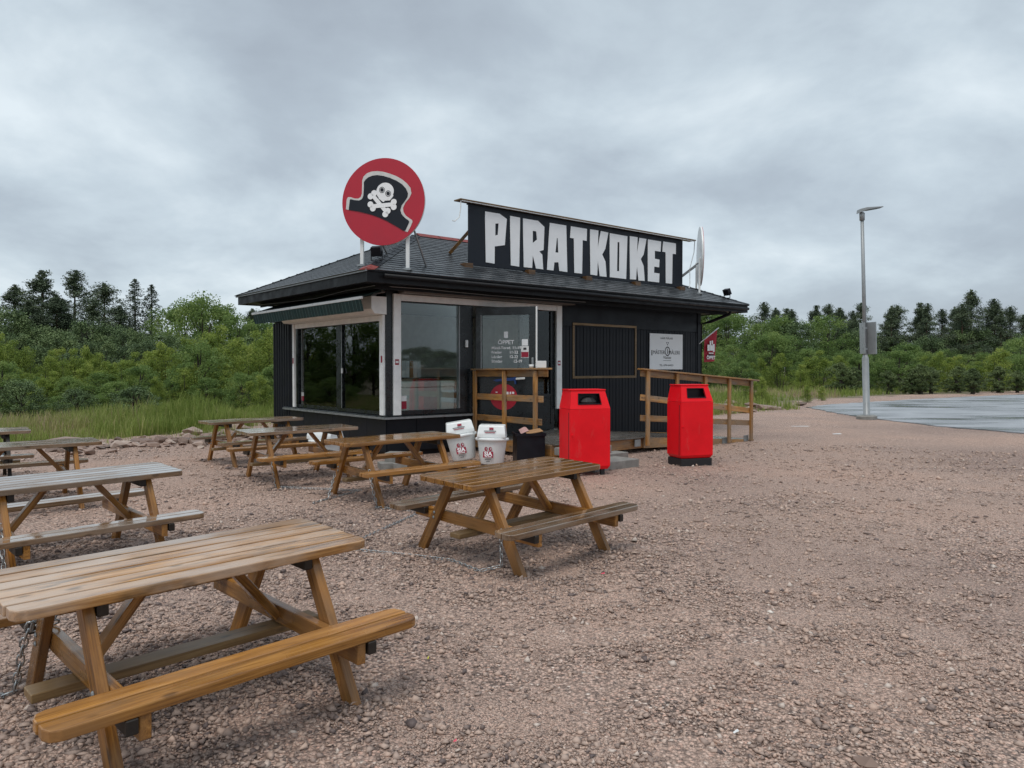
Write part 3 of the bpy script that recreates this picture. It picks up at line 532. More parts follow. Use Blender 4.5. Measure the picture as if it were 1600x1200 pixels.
# ------------------------------------------------------------------ long roof sign
sg = thing('roof_sign', 'long black roof sign with white capital letters PIRATKOKET', 'sign', (CX, CY, 0), KROT)
for i in range(4): obj('panel', MB().box(1.8 + i * 1.634, 1.8 + (i + 1) * 1.634 - .006, -.03, .01, 3.585, 4.745).mesh(), M['hat_black'], sg)
LET = [('P', [(2.181, 4.652), (2.543, 4.652), (2.726, 4.572), (2.674, 4.048), (2.419, 3.996), (2.415, 3.658), (2.197, 3.666)], [(2.434, 4.447), (2.515, 4.457), (2.501, 4.236), (2.434, 4.21)]),
 ('I', [(2.81, 4.647), (3.073, 4.642), (3.049, 3.653), (2.828, 3.661)], None),
 ('R', [(3.15, 4.64), (3.559, 4.64), (3.733, 4.535), (3.71, 4.056), (3.59, 4.014), (3.674, 3.955), (3.7, 3.652), (3.501, 3.655), (3.412, 3.915), (3.396, 3.656), (3.169, 3.655)], [(3.412, 4.42), (3.506, 4.416), (3.53, 4.252), (3.412, 4.166)]),
 ('A', [(3.885, 4.639), (4.358, 4.64), (4.392, 3.653), (4.156, 3.66), (4.133, 3.84), (4.015, 3.825), (3.991, 3.654), (3.805, 3.654)], [(4.086, 4.343), (4.107, 4.345), (4.135, 4.042), (4.046, 4.039)]),
 ('T', [(4.496, 4.642), (4.983, 4.642), (4.974, 4.378), (4.851, 4.384), (4.835, 3.654), (4.6, 3.655), (4.583, 4.39), (4.469, 4.393)], None),
 ('K', [(5.078, 4.646), (5.341, 4.648), (5.322, 4.246), (5.416, 4.646), (5.66, 4.639), (5.564, 4.271), (5.464, 4.13), (5.569, 3.983), (5.606, 3.645), (5.386, 3.644), (5.323, 3.976), (5.305, 3.652), (5.091, 3.656)], None),
 ('O', [(5.707, 4.632), (6.295, 4.628), (6.256, 3.646), (5.711, 3.648)], [(5.964, 4.458), (6.024, 4.464), (6.027, 3.808), (5.948, 3.802)]),
 ('K', [(6.377, 4.642), (6.649, 4.644), (6.628, 4.25), (6.712, 4.638), (6.962, 4.64), (6.862, 4.268), (6.76, 4.149), (6.863, 3.998), (6.903, 3.651), (6.682, 3.645), (6.625, 3.961), (6.598, 3.659), (6.387, 3.651)], None),
 ('E', [(7.014, 4.637), (7.496, 4.638), (7.476, 4.392), (7.263, 4.392), (7.265, 4.204), (7.437, 4.199), (7.425, 4.013), (7.247, 4.015), (7.24, 3.869), (7.439, 3.868), (7.427, 3.652), (7.014, 3.653)], None),
 ('T', [(7.573, 4.647), (8.056, 4.649), (8.055, 4.388), (7.93, 4.385), (7.916, 3.656), (7.675, 3.656), (7.664, 4.397), (7.543, 4.399)], None)]
for ch, o_, h_ in LET: obj('letter', poly_mesh([o_] + ([h_] if h_ else []), .008), M['letter'], sg, (0, -.036, 0), (R(90), 0, 0), label='white capital letter ' + ch)
obj('cap_plank', bevel_mesh(MB().box(1.53, 8.74, -.13, .09, 4.775, 4.80).mesh(), .004), M['frame_wood'], sg); obj('cap_rail', bbox(6.54, .045, .03, .003), M['dark_wood'], sg, (5.07, .034, 4.757)); obj('light_strip', bbox(7.15, .025, .018, .003), M['white'], sg, (5.14, -.11, 4.763))
for xx in (1.72, 3.3, 4.95, 6.55, 8.2): obj('foot_block', bevel_mesh(MB().box(xx - .09, xx + .09, -.15, .10, 3.46, 3.60).mesh(), .008), M['foot_wood'], sg)
for xx in (1.9, 5.1, 8.15): obj('brace', MB().tube([(xx, .02, 4.3), (xx, .75, roof_z(xx, .75) + .03)], .045, 4).mesh(), M['deck'], sg)
obj('cable', MB().tube([(1.56, -.1, 4.76), (1.55, -.1, 4.6), (1.52, -.1, 4.45), (1.42, -.1, 4.36), (1.36, -.1, 4.36)], .01, 6).mesh(), M['white'], sg)
obj('cable', MB().tube([(8.72, -.1, 4.76), (8.76, -.05, 4.5), (8.66, .0, 4.1), (8.6, -.05, 3.7), (8.5, -.1, 3.58)], .01, 6).mesh(), M['white'], sg)
# ------------------------------------------------------------------ round signs
HATW = [(-0.667, -0.103), (-0.655, 0.047), (-0.644, 0.084), (-0.625, 0.104), (-0.579, 0.101), (-0.506, 0.074), (-0.441, 0.072), (-0.398, 0.097), (-0.376, 0.157), (-0.372, 0.292), (-0.37, 0.373), (-0.346, 0.44), (-0.288, 0.491), (-0.201, 0.517), (-0.101, 0.52), (0.013, 0.501), (0.127, 0.464), (0.241, 0.418), (0.339, 0.36), (0.424, 0.289), (0.487, 0.212), (0.505, 0.118), (0.465, 0.039), (0.395, -0.038), (0.356, -0.117), (0.363, -0.184), (0.401, -0.246), (0.464, -0.296), (0.514, -0.327), (0.523, -0.358), (0.485, -0.444), (0.435, -0.527), (0.362, -0.504), (0.266, -0.443), (0.067, -0.328), (-0.075, -0.262), (-0.219, -0.209), (-0.435, -0.15)]
HATB = [(-0.616, -0.116), (-0.604, -0.024), (-0.594, 0.06), (-0.572, 0.064), (-0.506, 0.047), (-0.427, 0.037), (-0.376, 0.059), (-0.35, 0.115), (-0.342, 0.223), (-0.339, 0.345), (-0.31, 0.384), (-0.259, 0.422), (-0.187, 0.446), (-0.101, 0.452), (0.013, 0.432), (0.127, 0.393), (0.24, 0.342), (0.339, 0.279), (0.41, 0.203), (0.445, 0.121), (0.437, 0.061), (0.381, -0.017), (0.331, -0.076), (0.309, -0.155), (0.33, -0.223), (0.394, -0.293), (0.45, -0.329), (0.467, -0.356), (0.436, -0.422), (0.393, -0.505), (0.362, -0.504), (0.266, -0.443), (0.067, -0.328), (-0.075, -0.262), (-0.219, -0.209), (-0.435, -0.15)]
def bone(p, q, knobs, wd=.034):
    p, q = Vector(p), Vector(q); d = (q - p).normalized(); n = Vector((-d.y, d.x)) * wd
    return [[tuple(p + n), tuple(q + n), tuple(q - n), tuple(p - n)]] + [circle(k[0], k[1], .052, 16) for k in knobs]
def round_sign(label, loc, ang, drop, strut):
    s = thing('round_sign', label, 'sign', loc, (0, 0, ang), 'round signs on the roof corners')   # local -y is the front
    def flat(name, loops, y, m, par=s): return obj(name, poly_mesh(loops, .003), M[m], par, (0, y, 0), (R(90), 0, 0))
    obj('disc', poly_mesh([circle(0, 0, .735, 72)], .008), M['sign_red'], s, (0, -.011, 0), (R(90), 0, 0)); obj('backing', poly_mesh([circle(0, 0, .735, 72)], .04), M['white'], s, (0, .0145, 0), (R(90), 0, 0))
    flat('hat_trim', [HATW], -.018, 'hat_white'); flat('hat', [HATB], -.022, 'hat_black')
    sk = flat('skull', [circle(.041, .168, .155, 32, .148)], -.026, 'letter')
    obj('jaw', poly_mesh([[(-.09, .13), (-.07, .05), (.011, -.011), (.04, .014), (.126, .014), (.19, .09), (.15, .16), (0, .2)]], .003), M['letter'], sk, (0, 0, -.0004))
    for ex, ez in ((-.012, .197), (.097, .132)):
        obj('eye_ring', poly_mesh([circle(ex, ez, .05, 24), circle(ex, ez, .043, 24)], .003), M['hat_black'], sk, (0, 0, .004)); obj('eye', poly_mesh([circle(ex, ez, .031, 20)], .003), M['hat_black'], sk, (0, 0, .004))
    for k, ls in enumerate((bone((-.17, .10), (.065, -.175), [(-.217, .096), (-.153, .147), (.089, -.16), (.045, -.215)]), bone((-.19, -.075), (.19, -.055), [(-.218, -.04), (-.175, -.109), (.197, -.016), (.196, -.1)]))):
        bn = flat('bone', [ls[0]], -.0305 - k * .003, 'letter')
        for q in ls[1:]: obj('bone_end', poly_mesh([q], .003), M['letter'], bn, (0, 0, -.0006))
    c, sn = math.cos(ang), math.sin(ang)
    def rz(px, py):
        wx, wy = loc[0] + c * px - sn * py, loc[1] + sn * px + c * py; dx_, dy_ = wx - CX, wy - CY; cc, ss = math.cos(YAW), math.sin(YAW)
        return roof_z(cc * dx_ + ss * dy_, -ss * dx_ + cc * dy_) - loc[2]
    for u in (-.41, .41):
        z = rz(u, .06); obj('post', bevel_mesh(MB().box(u - .03, u + .03, .04, .085, z - .02, -.1).mesh(), .006), M['white'], s); obj('foot_plate', MB().box(u - .07, u + .07, .0, .14, z - .0, z + .035).mesh(), M['grey_metal'], s)
    for u in strut: z = rz(u + .1, .75); obj('strut', MB().tube([(u, .08, -.2), (u + .1, .75, z)], .02, 6).mesh(), M['grey_metal'], s)
    return s
round_sign('red round sign with black pirate hat and skull on the roof corner', (-2.18, 12.75, 4.417), R(-11), 0, (-.3, .42))
round_sign('round sign seen edge-on from behind at the far roof end', kw(8.96, -.10, 4.41), R(81.5), 0, (-.3, .3))
# ------------------------------------------------------------------ floodlights
def floodlight(label, loc, rz, s=1.0):
    f = thing('floodlight', label, 'floodlight', loc, (0, 0, rz), 'floodlights on the roof')
    obj('housing', bevel_mesh(MB().box(-.1 * s, .1 * s, -.06 * s, .06 * s, -.09 * s, .09 * s).mesh(), .012), M['black_plastic'], f, (0, 0, .17 * s), (R(-25), 0, 0)); obj('bracket', MB().tube([(-.11 * s, 0, .17 * s), (-.11 * s, 0, 0), (.11 * s, 0, 0), (.11 * s, 0, .17 * s)], .012, 6).mesh(), M['black_plastic'], f); obj('lens', bbox(.17 * s, .004, .14 * s, .001), M['grille'], f, (0, -.063 * s, .172 * s), (R(-25), 0, 0))
fx = kw(-.35, -.3); floodlight('small black floodlight at the foot of the pirate hat sign', (fx[0], fx[1], roof_z(-.35, -.3) + .03), R(170), .9)
fx = kw(BL + .42, -.5); floodlight('small black floodlight on the far right eave', (fx[0], fx[1], roof_z(BL + .42, -.5) + .02), R(120), .9)
# ------------------------------------------------------------------ painter's board and flag
pb = thing('painter_board', 'square white painter sign reading MÅSTER MÅLERI on the dark wall', 'sign', kw(7.73, -.02, 2.0), KROT)
obj('board', bbox(1.24, .02, .86, .002), M['board_white'], pb)
for body, xx, zz_, sz, wd, m in (('HÄR MÅLAR', 0, .30, .07, .46, 'grey_ink'), ('MÅSTER', -.29, -.06, .125, .44, 'ink'), ('MÅLERI', .29, -.06, .125, .42, 'ink'), ('Västas', .02, -.17, .10, .30, 'grey_ink'), ('TEL: 0704-644421', 0, -.35, .065, .52, 'grey_ink')):
    obj('lettering', text_mesh(body, sz, wd), M[m], pb, (xx, -.0125, zz_), (R(90), 0, 0))
obj('emblem', poly_mesh([circle(.03, .0, .095, 32, .115), circle(.03, .0, .075, 32, .09)], .003), M['ink'], pb, (0, -.013, .01), (R(90), 0, 0)); obj('emblem', bbox(.02, .003, .13, .001), M['ink'], pb, (.03, -.013, .01))
for a, b_ in ((.0, .215), (.06, .215), (.03, .17)): obj('emblem', poly_mesh([circle(a, b_, .017, 12)], .003), M['ink'], pb, (0, -.013, 0), (R(90), 0, 0))
obj('underline', bbox(.3, .003, .008, .001), M['grey_ink'], pb, (.02, -.013, -.215)); obj('brush', bbox(.03, .003, .13, .001), M['ink'], pb, (-.55, -.013, -.03))
fl = thing('flag', 'small red flag reading ÖPPET on a pale pole at the far corner', 'flag', kw(9.05, .0, 2.223), KROT)
obj('pole', MB().tube([(0, 0, 0), (.83, 0, .43)], .016, 8).mesh(True), M['frame_wood'] if False else M['board_white'], fl)
ux, uz = .27, .14
fv = []; ff = []; nx_, nz_ = 10, 8
for i in range(nx_ + 1):
    for j in range(nz_ + 1):
        a = i / nx_; t_ = j / nz_; xx = .23 + .51 * a * (1 - .16 * t_) + .02 * t_; ztop = (.23 + .51 * a) * .518 - .01; zb = -.47 + .03 * a; fv.append((xx, .025 * math.sin(a * 5 + t_ * 2), ztop + (zb - ztop) * t_))
for i in range(nx_):
    for j in range(nz_): q = i * (nz_ + 1) + j; ff.append((q, q + nz_ + 1, q + nz_ + 2, q + 1))
cl = obj('cloth', mesh_from(fv, ff, True), M['flag_red'], fl)
obj('lettering', text_mesh('ÖPPET', .12, .36, .004, bold=.004), M['letter'], cl, (.46, -.035, -.39), (R(90), 0, 0))
for a, b_, c_, d_ in ((.36, -.1, .1, .16), (.48, -.1, .12, .14), (.58, -.1, .07, .2), (.44, .02, .06, .12), (.52, .04, .05, .1)): obj('print', bbox(c_, .004, d_, .001), M['letter'], cl, (a, -.034, b_ + .0))
obj('print', bbox(.2, .004, .025, .001), M['letter'], cl, (.47, -.034, -.235)); obj('print', bbox(.22, .004, .04, .001), M['ink'], cl, (.47, -.034, -.285))
# ------------------------------------------------------------------ deck, ramp, railings
dk = thing('entrance_deck', 'wooden entrance deck with ramp and slatted railings along the kiosk front', 'deck', (CX, CY, 0), KROT)
def db(name, x0, x1, y0, y1, z0, z1, m='deck', ax=0, par=None):
    s = [x1 - x0, y1 - y0, z1 - z0]; rot = (0, 0, 0)
    if ax == 0: me = bbox(*s)
    elif ax == 1: me = bbox(s[1], s[0], s[2]); rot = (0, 0, R(90))
    else: me = bbox(s[2], s[1], s[0]); rot = (0, R(90), 0)
    return obj(name, me, M[m], par or dk, ((x0 + x1) / 2, (y0 + y1) / 2, (z0 + z1) / 2), rot)
yy = -.06
while yy > -2.2: db('deck_board', 1.93, 4.25, yy - .135, yy, .272, .30, 'deck_grey'); yy -= .142
db('fascia_board', 1.93, 4.25, -2.26, -2.22, .08, .285); db('fascia_board', 1.88, 1.92, -2.26, -.06, .08, .285, ax=1)
for xx in (2.3, 3.2, 4.1):
    for yv in (-.4, -1.9): db('support', xx - .05, xx + .05, yv - .05, yv + .05, -.02, .08, 'concrete', 2)
# ramp boards lie across, each a step lower
RL = 3.7; sl = .30 / RL; ra = math.atan(sl)
for i in range(26):
    xx = 4.26 + i * .1425; z = .30 - (xx - 4.25 + .07) * sl - .014; obj('ramp_board', bbox(2.2, .136, .028), M['deck_grey'], dk, (xx + .068, -1.15, max(.012, z)), (0, ra, R(90)) if False else (ra * 0, 0, R(90)))
rf = MB().prism([(4.25, .285), (7.95, .02), (7.95, -.02), (7.2, -.02), (4.25, .08)], -.02, .02, 'y').mesh(); obj('ramp_stringer', rf, M['deck'], dk, (0, -2.28, 0)); obj('ramp_stringer', rf, M['deck'], dk, (0, -.05, 0))
def rail(p, q, w=.04, h=.12, name='rail', m='deck'):
    p, q = Vector(p), Vector(q); d = q - p; ln = d.length; yw = math.atan2(d.y, d.x); pt = -math.asin(d.z / ln)
    return obj(name, bbox(ln, w, h), M[m], dk, (p + q) / 2, (0, pt, yw))
# railing beside the door, running out from the wall
for yv, zb in ((-.10, .1), (-1.0, .1), (-1.86, .1)): db('railing_post', 1.86, 1.905, yv - .045, yv + .045, zb + .19, 1.555, ax=2)
rail((1.925, -.1, 1.505), (1.925, -2.14, 1.515), .03, .13); rail((1.925, -.06, 1.058), (1.925, -2.02, 1.062), .03, .115); rail((1.925, -.06, .66), (1.925, -1.98, .66), .03, .115)
rail((1.905, -.02, 1.575), (1.905, -2.2, 1.59), .14, .03, 'hand_rail')
# railing along the ramp
pz = lambda t: 1.575 - (t - 4.2) * .066
for t_ in (4.27, 5.15, 6.06, 6.9, 7.72): db('railing_post', t_ - .045, t_ + .045, -2.395, -2.35, max(.02, .13 - (t_ - 4.27) * .04), pz(t_) - .012, ax=2)
rail((4.10, -2.335, pz(4.1) - .075), (7.82, -2.335, pz(7.82) - .075), .03, .12); rail((4.1, -2.335, 1.05), (7.75, -2.335, .67), .03, .115); rail((4.1, -2.335, .66), (7.75, -2.335, .40), .03, .115)
rail((4.06, -2.36, pz(4.06)), (7.95, -2.36, pz(7.95)), .15, .03, 'hand_rail')
for t_ in (4.05, 6.83, 7.62): obj('joist_bracket', bbox(.16, .02, .13, .002), M['grey_metal'], dk, (t_, -2.31, max(.07, .19 - (t_ - 4.05) * .05)))
# box on the hand rail
obj('dispenser_box', bevel_mesh(MB().box(-.09, .09, -.06, .06, 0, .12).mesh(), .006), M['white'], None, (*kw(1.93, -1.95)[:2], 1.607), (0, 0, R(5)), label='small white box standing on the door railing', cat='box')
obj('paper_cup', MB().lathe([(.035, 0), (.045, .06)], 16).mesh(True), M['white'], None, (*kw(1.93, -1.7)[:2], 1.605), (0, 0, 0), label='low white cup on the railing beside the white box', cat='cup')
# concrete step blocks
st = thing('concrete_steps', 'grey concrete block steps beside the left red bin', 'steps', kw(2.3, -2.9, 0), KROT)
for a, b_, c_, d_, e, f in ((-.75, .28, -.72, -.2, -.02, .13), (-.7, .62, -.19, .1, -.02, .17), (-.7, .3, -.1, .25, .175, .3)): obj('block', bevel_mesh(MB().box(a, b_, c_, d_, e, f).mesh(), .012), M['concrete'], st)
# ------------------------------------------------------------------ red bins
def red_bin(label, loc, rz, wd, dp, zb, zh, zt, base):
    t = thing('litter_bin', label, 'bin', loc, (0, 0, rz), 'red litter bins')
    a, d = wd / 2, dp / 2; ch = .03
    bv = [(-a, -d, zb + .05), (a, -d, zb + .05), (a, d, zb + .05), (-a, d, zb + .05), (-a, -d, zh), (a, -d, zh), (a, d, zh), (-a, d, zh), (-a + ch, -d + ch, zb), (a - ch, -d + ch, zb), (a - ch, d - ch, zb), (-a + ch, d - ch, zb)]
    obj('body', bevel_mesh(fixn(mesh_from(bv, [(0, 1, 5, 4), (1, 2, 6, 5), (2, 3, 7, 6), (3, 0, 4, 7), (4, 5, 6, 7), (8, 9, 1, 0), (9, 10, 2, 1), (10, 11, 3, 2), (11, 8, 0, 3), (11, 10, 9, 8)])), .006), M['red'], t)
    # hood tapers; its front has the opening
    e = .05; fi = .09; z0 = zh + .004
    A_, B_, C_, D_ = Vector((-a, -d, z0)), Vector((a, -d, z0)), Vector((a - e, -d + fi, zt)), Vector((-a + e, -d + fi, zt))
    def P(u, v): return (A_.lerp(B_, u)).lerp(D_.lerp(C_, u), v)
    hv = []; hf = []
    def quad(*q): o = len(hv); hv.extend(q); hf.append(tuple(range(o, o + len(q))))
    u0, u1, v0, v1 = .20, .80, .26, .82
    for ua, ub, va_, vb in ((0, u0, 0, 1), (u1, 1, 0, 1), (u0, u1, 0, v0), (u0, u1, v1, 1)): quad(P(ua, va_), P(ub, va_), P(ub, vb), P(ua, vb))
    G = [Vector((-a, d, z0)), Vector((a, d, z0)), Vector((a - e, d - .02, zt)), Vector((-a + e, d - .02, zt))]
    quad(B_, G[1], G[2], C_); quad(G[1], G[0], G[3], G[2]); quad(G[0], A_, D_, G[3]); quad(D_, C_, G[2], G[3])
    inn = Vector((0, .012, 0)); 
    for (p, q) in (((u0, v0), (u1, v0)), ((u1, v0), (u1, v1)), ((u1, v1), (u0, v1)), ((u0, v1), (u0, v0))): quad(P(*p), P(*q), P(*q) + inn, P(*p) + inn)
    obj('hood', mesh_from(hv, hf), M['red'], t)
    obj('inner_bin', MB().box(-a + .06, a - .06, -d + .13, d - .05, zh - .1, zt - .03).mesh(), M['black_plastic'], t)
    bz = [P(u, v) + Vector((0, -.006, 0)) for u, v in ((u0, v0), (u1, v0), (u1, v1), (u0, v1))]
    obj('opening_trim', MB().tube([*bz, bz[0]], .008, 5).mesh(), M['black_plastic'], t)
    obj('seam', bbox(.006, .012, zh - zb - .1, .001), M['rubber'], t, (-a - .0, -d + .06, (zb + zh) / 2)); obj('lock_knob', MB().lathe([(.014, 0), (.012, .02)], 10).mesh(), M['red'], t, (-a + .03, -d, zb + .52), (R(90), 0, 0))
    obj('top_rim', bevel_mesh(MB().box(-a + e - .012, a - e + .012, -d + fi - .012, d - .01, zt, zt + .018).mesh(), .004), M['red'], t)
    if base: obj('base', bevel_mesh(MB().box(-a + .01, a - .01, -d + .01, d - .01, -.03, zb - .004).mesh(), .012), M['rubber'], t)
    else:
        for sx in (-1, 1):
            for sy in (-1, 1): obj('foot', bbox(.06, .06, zb + .02, .004), M['rubber'], t, (sx * (a - .1), sy * (d - .07), (zb - .02) / 2))
    return t
b1 = red_bin('red litter bin on short feet, nearer the tables', (1.10, 11.35, 0), R(17), .645, .46, .085, .99, 1.265, False)
b2 = red_bin('red litter bin on a black base in front of the ramp', (2.95, 12.4, 0), R(19), .60, .44, .13, 1.05, 1.315, True)
obj('rubbish_bag', bevel_mesh(MB().lathe([(.02, .0), (.13, .03), (.15, .1), (.09, .16), (.02, .18)], 11).mesh(), .01), M['rubber'], None, (1.13, 11.28, 1.0), (0, 0, 0), label='dark rubbish bag showing in the left bin opening', cat='bag')
# ------------------------------------------------------------------ white plastic bins
def white_bin(label, loc, rz, tilt=(0, 0), prints=True):
    t = thing('plastic_bin', label, 'bin', loc, (tilt[0], tilt[1], rz), 'white plastic bins')
    obj('body', MB().lathe([(.185, 0), (.195, .02), (.245, .40), (.245, .41), (.20, .41), (.15, .05)], 36).mesh(True), M['plastic'], t)
    obj('rim', MB().lathe([(.246, .385), (.275, .39), (.282, .41), (.275, .432), (.24, .436)], 36).mesh(True), M['plastic'], t)
    lid = obj('lid', bevel_mesh(fixn(mesh_from([(-.235, -.2, .437), (.235, -.2, .437), (.235, .2, .437), (-.235, .2, .437), (-.21, -.15, .64), (.21, -.15, .64), (.21, .12, .655), (-.21, .12, .655), (-.235, -.2, .50), (.235, -.2, .50)],
        [(0, 1, 9, 8), (8, 9, 5, 4), (4, 5, 6, 7), (3, 7, 6, 2), (1, 2, 6, 5, 9), (0, 8, 4, 7, 3), (3, 2, 1, 0)])), .018, 2), M['plastic'], t)
    if prints:
        r = .231; an = -R(8)
        lb = obj('logo', bbox(.165, .004, .10, .001), M['dark_red'], t, (-.04, -.2405, .17), (R(-7), 0, 0))
        obj('lettering', text_mesh('SIA', .09, .13, .003, bold=.003), M['letter'], lb, (0, -.004, -.017), (R(90), 0, 0)); obj('lettering', text_mesh('GLASS', .022, .11, .003, bold=.001), M['letter'], lb, (0, -.004, -.042), (R(90), 0, 0))
        for q in range(2): obj('figure_print', poly_mesh([circle(0, 0, .026, 14, .034), circle(.006, .004, .012, 10, .018)], .003), M['dark_red'], lb, (-.035 + q * .07, -.003, .09), (R(90), 0, 0))
        for q, ww in enumerate((.1, .06)): obj('small_print', bbox(ww, .003, .012, .001), M['grey_ink'], lb, (.0, -.001, -.08 - q * .03))
        l2 = obj('logo', bbox(.07, .004, .035, .001), M['dark_red'], lid, (.0, -.183, .59), (R(-19), 0, 0)); obj('small_print', bbox(.2, .003, .012, .001), M['grey_ink'], l2, (-.02, .0, -.042)); obj('small_print', bbox(.17, .003, .012, .001), M['dark_red'], l2, (-.02, .0, -.068))
    return t
white_bin('upright white plastic bin with red SIA logo, right of the pair', (-.335, 12.35, .02), R(-4), (R(-2), R(1)))
white_bin('tilted white plastic bin with red SIA logo, left of the pair', (-.80, 12.55, .07), R(8), (R(-3), R(-9)))
white_bin('white plastic bin standing by the wall behind a picnic table', (-3.08, 12.35, 0), R(-20), (0, 0), False)
kb_ = thing('black_bin', 'open black plastic bin filled with cardboard beside the deck', 'bin', (.285, 12.75, 0), (0, 0, R(10)))
bq = MB(); 
for (x_a, x_b, y_a, y_b) in ((-.24, .24, -.2, -.185), (-.24, .24, .185, .2), (-.24, -.225, -.184, .184), (.225, .24, -.184, .184)): bq.box(x_a, x_b, y_a, y_b, 0, .5)
obj('body', bq.mesh(), M['black_plastic'], kb_); obj('bottom', MB().box(-.224, .224, -.184, .184, 0, .4).mesh(), M['black_plastic'], kb_)
for (x_a, x_b, y_a, y_b) in ((-.26, .26, -.22, -.2), (-.26, .26, .2, .22), (-.26, -.24, -.2, .2), (.24, .26, -.2, .2)): obj('rim', MB().box(x_a, x_b, y_a, y_b, .46, .505).mesh(), M['black_plastic'], kb_)
obj('cardboard_piece', bevel_mesh(MB().box(-.14, .14, -.1, .1, 0, .012).mesh(), .002), M['cardboard'], None, (.37, 12.72, .52), (R(10), R(-9), R(15)), label='brown cardboard sheet sticking out of the black bin', cat='cardboard')
obj('paper_wrapper', mesh_from([(-.1, -.06, 0), (.06, -.07, .05), (.09, .06, .1), (-.05, .08, .06), (0, 0, .11)], [(0, 1, 4), (1, 2, 4), (2, 3, 4), (3, 0, 4), (3, 2, 1, 0)]), M['pink_paper'], None, (.2, 12.74, .49), (0, 0, .6), label='crumpled pink paper on top of the black bin', cat='paper')
for q, (xx, yy_, zz_, rr) in enumerate(((-1.95, 12.05, 0, 20), (-1.70, 12.0, 0, 5), (-1.83, 12.1, .15, -8))):
    obj('paving_block', bevel_mesh(MB().box(-.2, .2, -.14, .14, -.02, .14).mesh(), .01), M['concrete'], None, (xx, yy_, zz_ - .05), (0, 0, R(rr)), label=('left grey block under the long bench by the wall', 'right grey block under the long bench by the wall', 'grey block lying on top of the two under the bench')[q], cat='block', group='blocks under the bench')
# ------------------------------------------------------------------ picnic tables
TL, TW, TB, BW, SH, TF, TS, TH = 1.6, .69, .668, .212, .418, .637, .522, .72
def plank(ln, wd, th, rl=0, rr=0):      # length x, corner chamfers on +y side
    a, b = ln / 2, wd / 2; c = .05
    poly = [(-a, -b), (a, -b)] + ([(a, b - c), (a - c * .3, b - c * .3), (a - c, b)] if rr else [(a, b)]) + ([(-a + c, b), (-a + c * .3, b - c * .3), (-a, b - c)] if rl else [(-a, b)])
    return bevel_mesh(fixn(MB().prism(poly, -th / 2, th / 2, 'z').mesh()), .006, 2)
npl = 6; pw = TW / npl
PL_in, PL_out = plank(TL, pw - .013, .044), plank(TL, pw - .013, .044, 1, 1)
ST_p = plank(TL, BW / 2 - .011, .044, 1, 1)
def leg_mesh(s): 
    m = bevel_mesh(fixn(MB().prism([(s * (TF - .055), -.03), (s * (TF + .055), -.03), (s * .265, TH - .046), (s * .165, TH - .046)], -.023, .023, 'x').mesh()), .004, 1)
    m.transform(Matrix.Rotation(-s * LEGA, 4, 'X')); return m
LEGA = math.atan2(TF - .215, TH - .016)
LEG = {s: leg_mesh(s) for s in (-1, 1)}
def picnic_table(label, x, y, yaw, tx=0, ty=0, z0=0, top='table_top', seat='table', leg='table'):
    t = thing('picnic_table', label, 'picnic table', (x, y, z0), (ty, -tx, yaw), 'wooden picnic tables')
    for i in range(npl):
        yy = -TW / 2 + (i + .5) * pw
        out = i in (0, npl - 1); obj('top_plank', PL_out if out else PL_in, M[top], t, (random.uniform(-.004, .004), yy, TH - .022), (0, 0, math.pi if i == 0 else 0))
    for s in (-1, 1):
        for k in (0, 1):
            yy = s * (TB + (k - .5) * BW / 2); flip = (s < 0) == (k == 1)
            obj('seat_plank', ST_p, M[seat], t, (random.uniform(-.004, .004), yy, SH - .022), (0, 0, math.pi if flip else 0))
    for sx in (-1, 1):
        for s in (-1, 1): obj('leg', LEG[s], M['leg_wood' if leg == 'table' else leg], t, (sx * TS, 0, 0), (s * LEGA, 0, 0)); obj('seat_bearer', bbox(.045, .21, .06, .004), M['dark_wood'], t, (sx * (TS + .002), s * (TB), SH - .045 - .03))
        obj('crossbeam', bbox(2 * (TB + .09), .045, .098, .004), M[leg], t, (sx * (TS - .048), 0, SH - .045 - .05), (0, 0, R(90)))
        obj('top_batten', bbox(TW - .1, .045, .06, .004), M['dark_wood'], t, (sx * (TS - .05), 0, TH - .045 - .031), (0, 0, R(90)))
        p, q = Vector((sx * (TS - .085), 0, SH - .09)), Vector((sx * .17, 0, TH - .06)); d = q - p
        obj('brace', bbox(d.length + .05, .07, .045, .004), M[leg], t, (p + q) / 2, (0, -math.atan2(d.z, d.x), 0))
        for s in (-1, 1):
            for dz_ in (-.02, .025): obj('bolt', MBOLT, M['grey_metal'], t, (sx * (TS + .0245), s * (TF - (SH - .09 + dz_) * .62 ) + dz_ * .4, SH - .09 + dz_), (0, R(90) * sx, 0))
    obj('stretcher', bbox(1.36, .12, .04, .004), M['frame_wood'], t, (0, 0, SH - .045 - .122))
    return t
MBOLT = MB().lathe([(.013, 0), (.013, .003), (.007, .008)], 8).mesh()
picnic_table('closest picnic table at lower left, orange-brown bench and greyed top', -1.567, 3.615, .796, .011, .03, -.02)
picnic_table('dark oiled picnic table standing alone in front of the red bins', .014, 6.53, .781, .015, .032, .0, 'table_wet', 'table_grey', 'table')
picnic_table('pale wet picnic table at the left edge just behind the closest one', -3.646, 6.174, .781, .016, .023, -.01, 'table_grey', 'table_grey', 'table')
picnic_table('picnic table at the left edge, second behind the closest one', -5.736, 8.723, .676, .007, .001, 0, 'table_grey', 'table_grey', 'table')
picnic_table('farthest picnic table at the left edge, mostly out of view', -7.676, 10.425, .647, .004, .013, 0, 'table_grey', 'table_grey', 'dark_wood')
picnic_table('farthest picnic table in the row by the kiosk, beside the annex', -4.44, 12.798, .703, .006, -.005, .01, 'table_grey', 'table_grey', 'table')
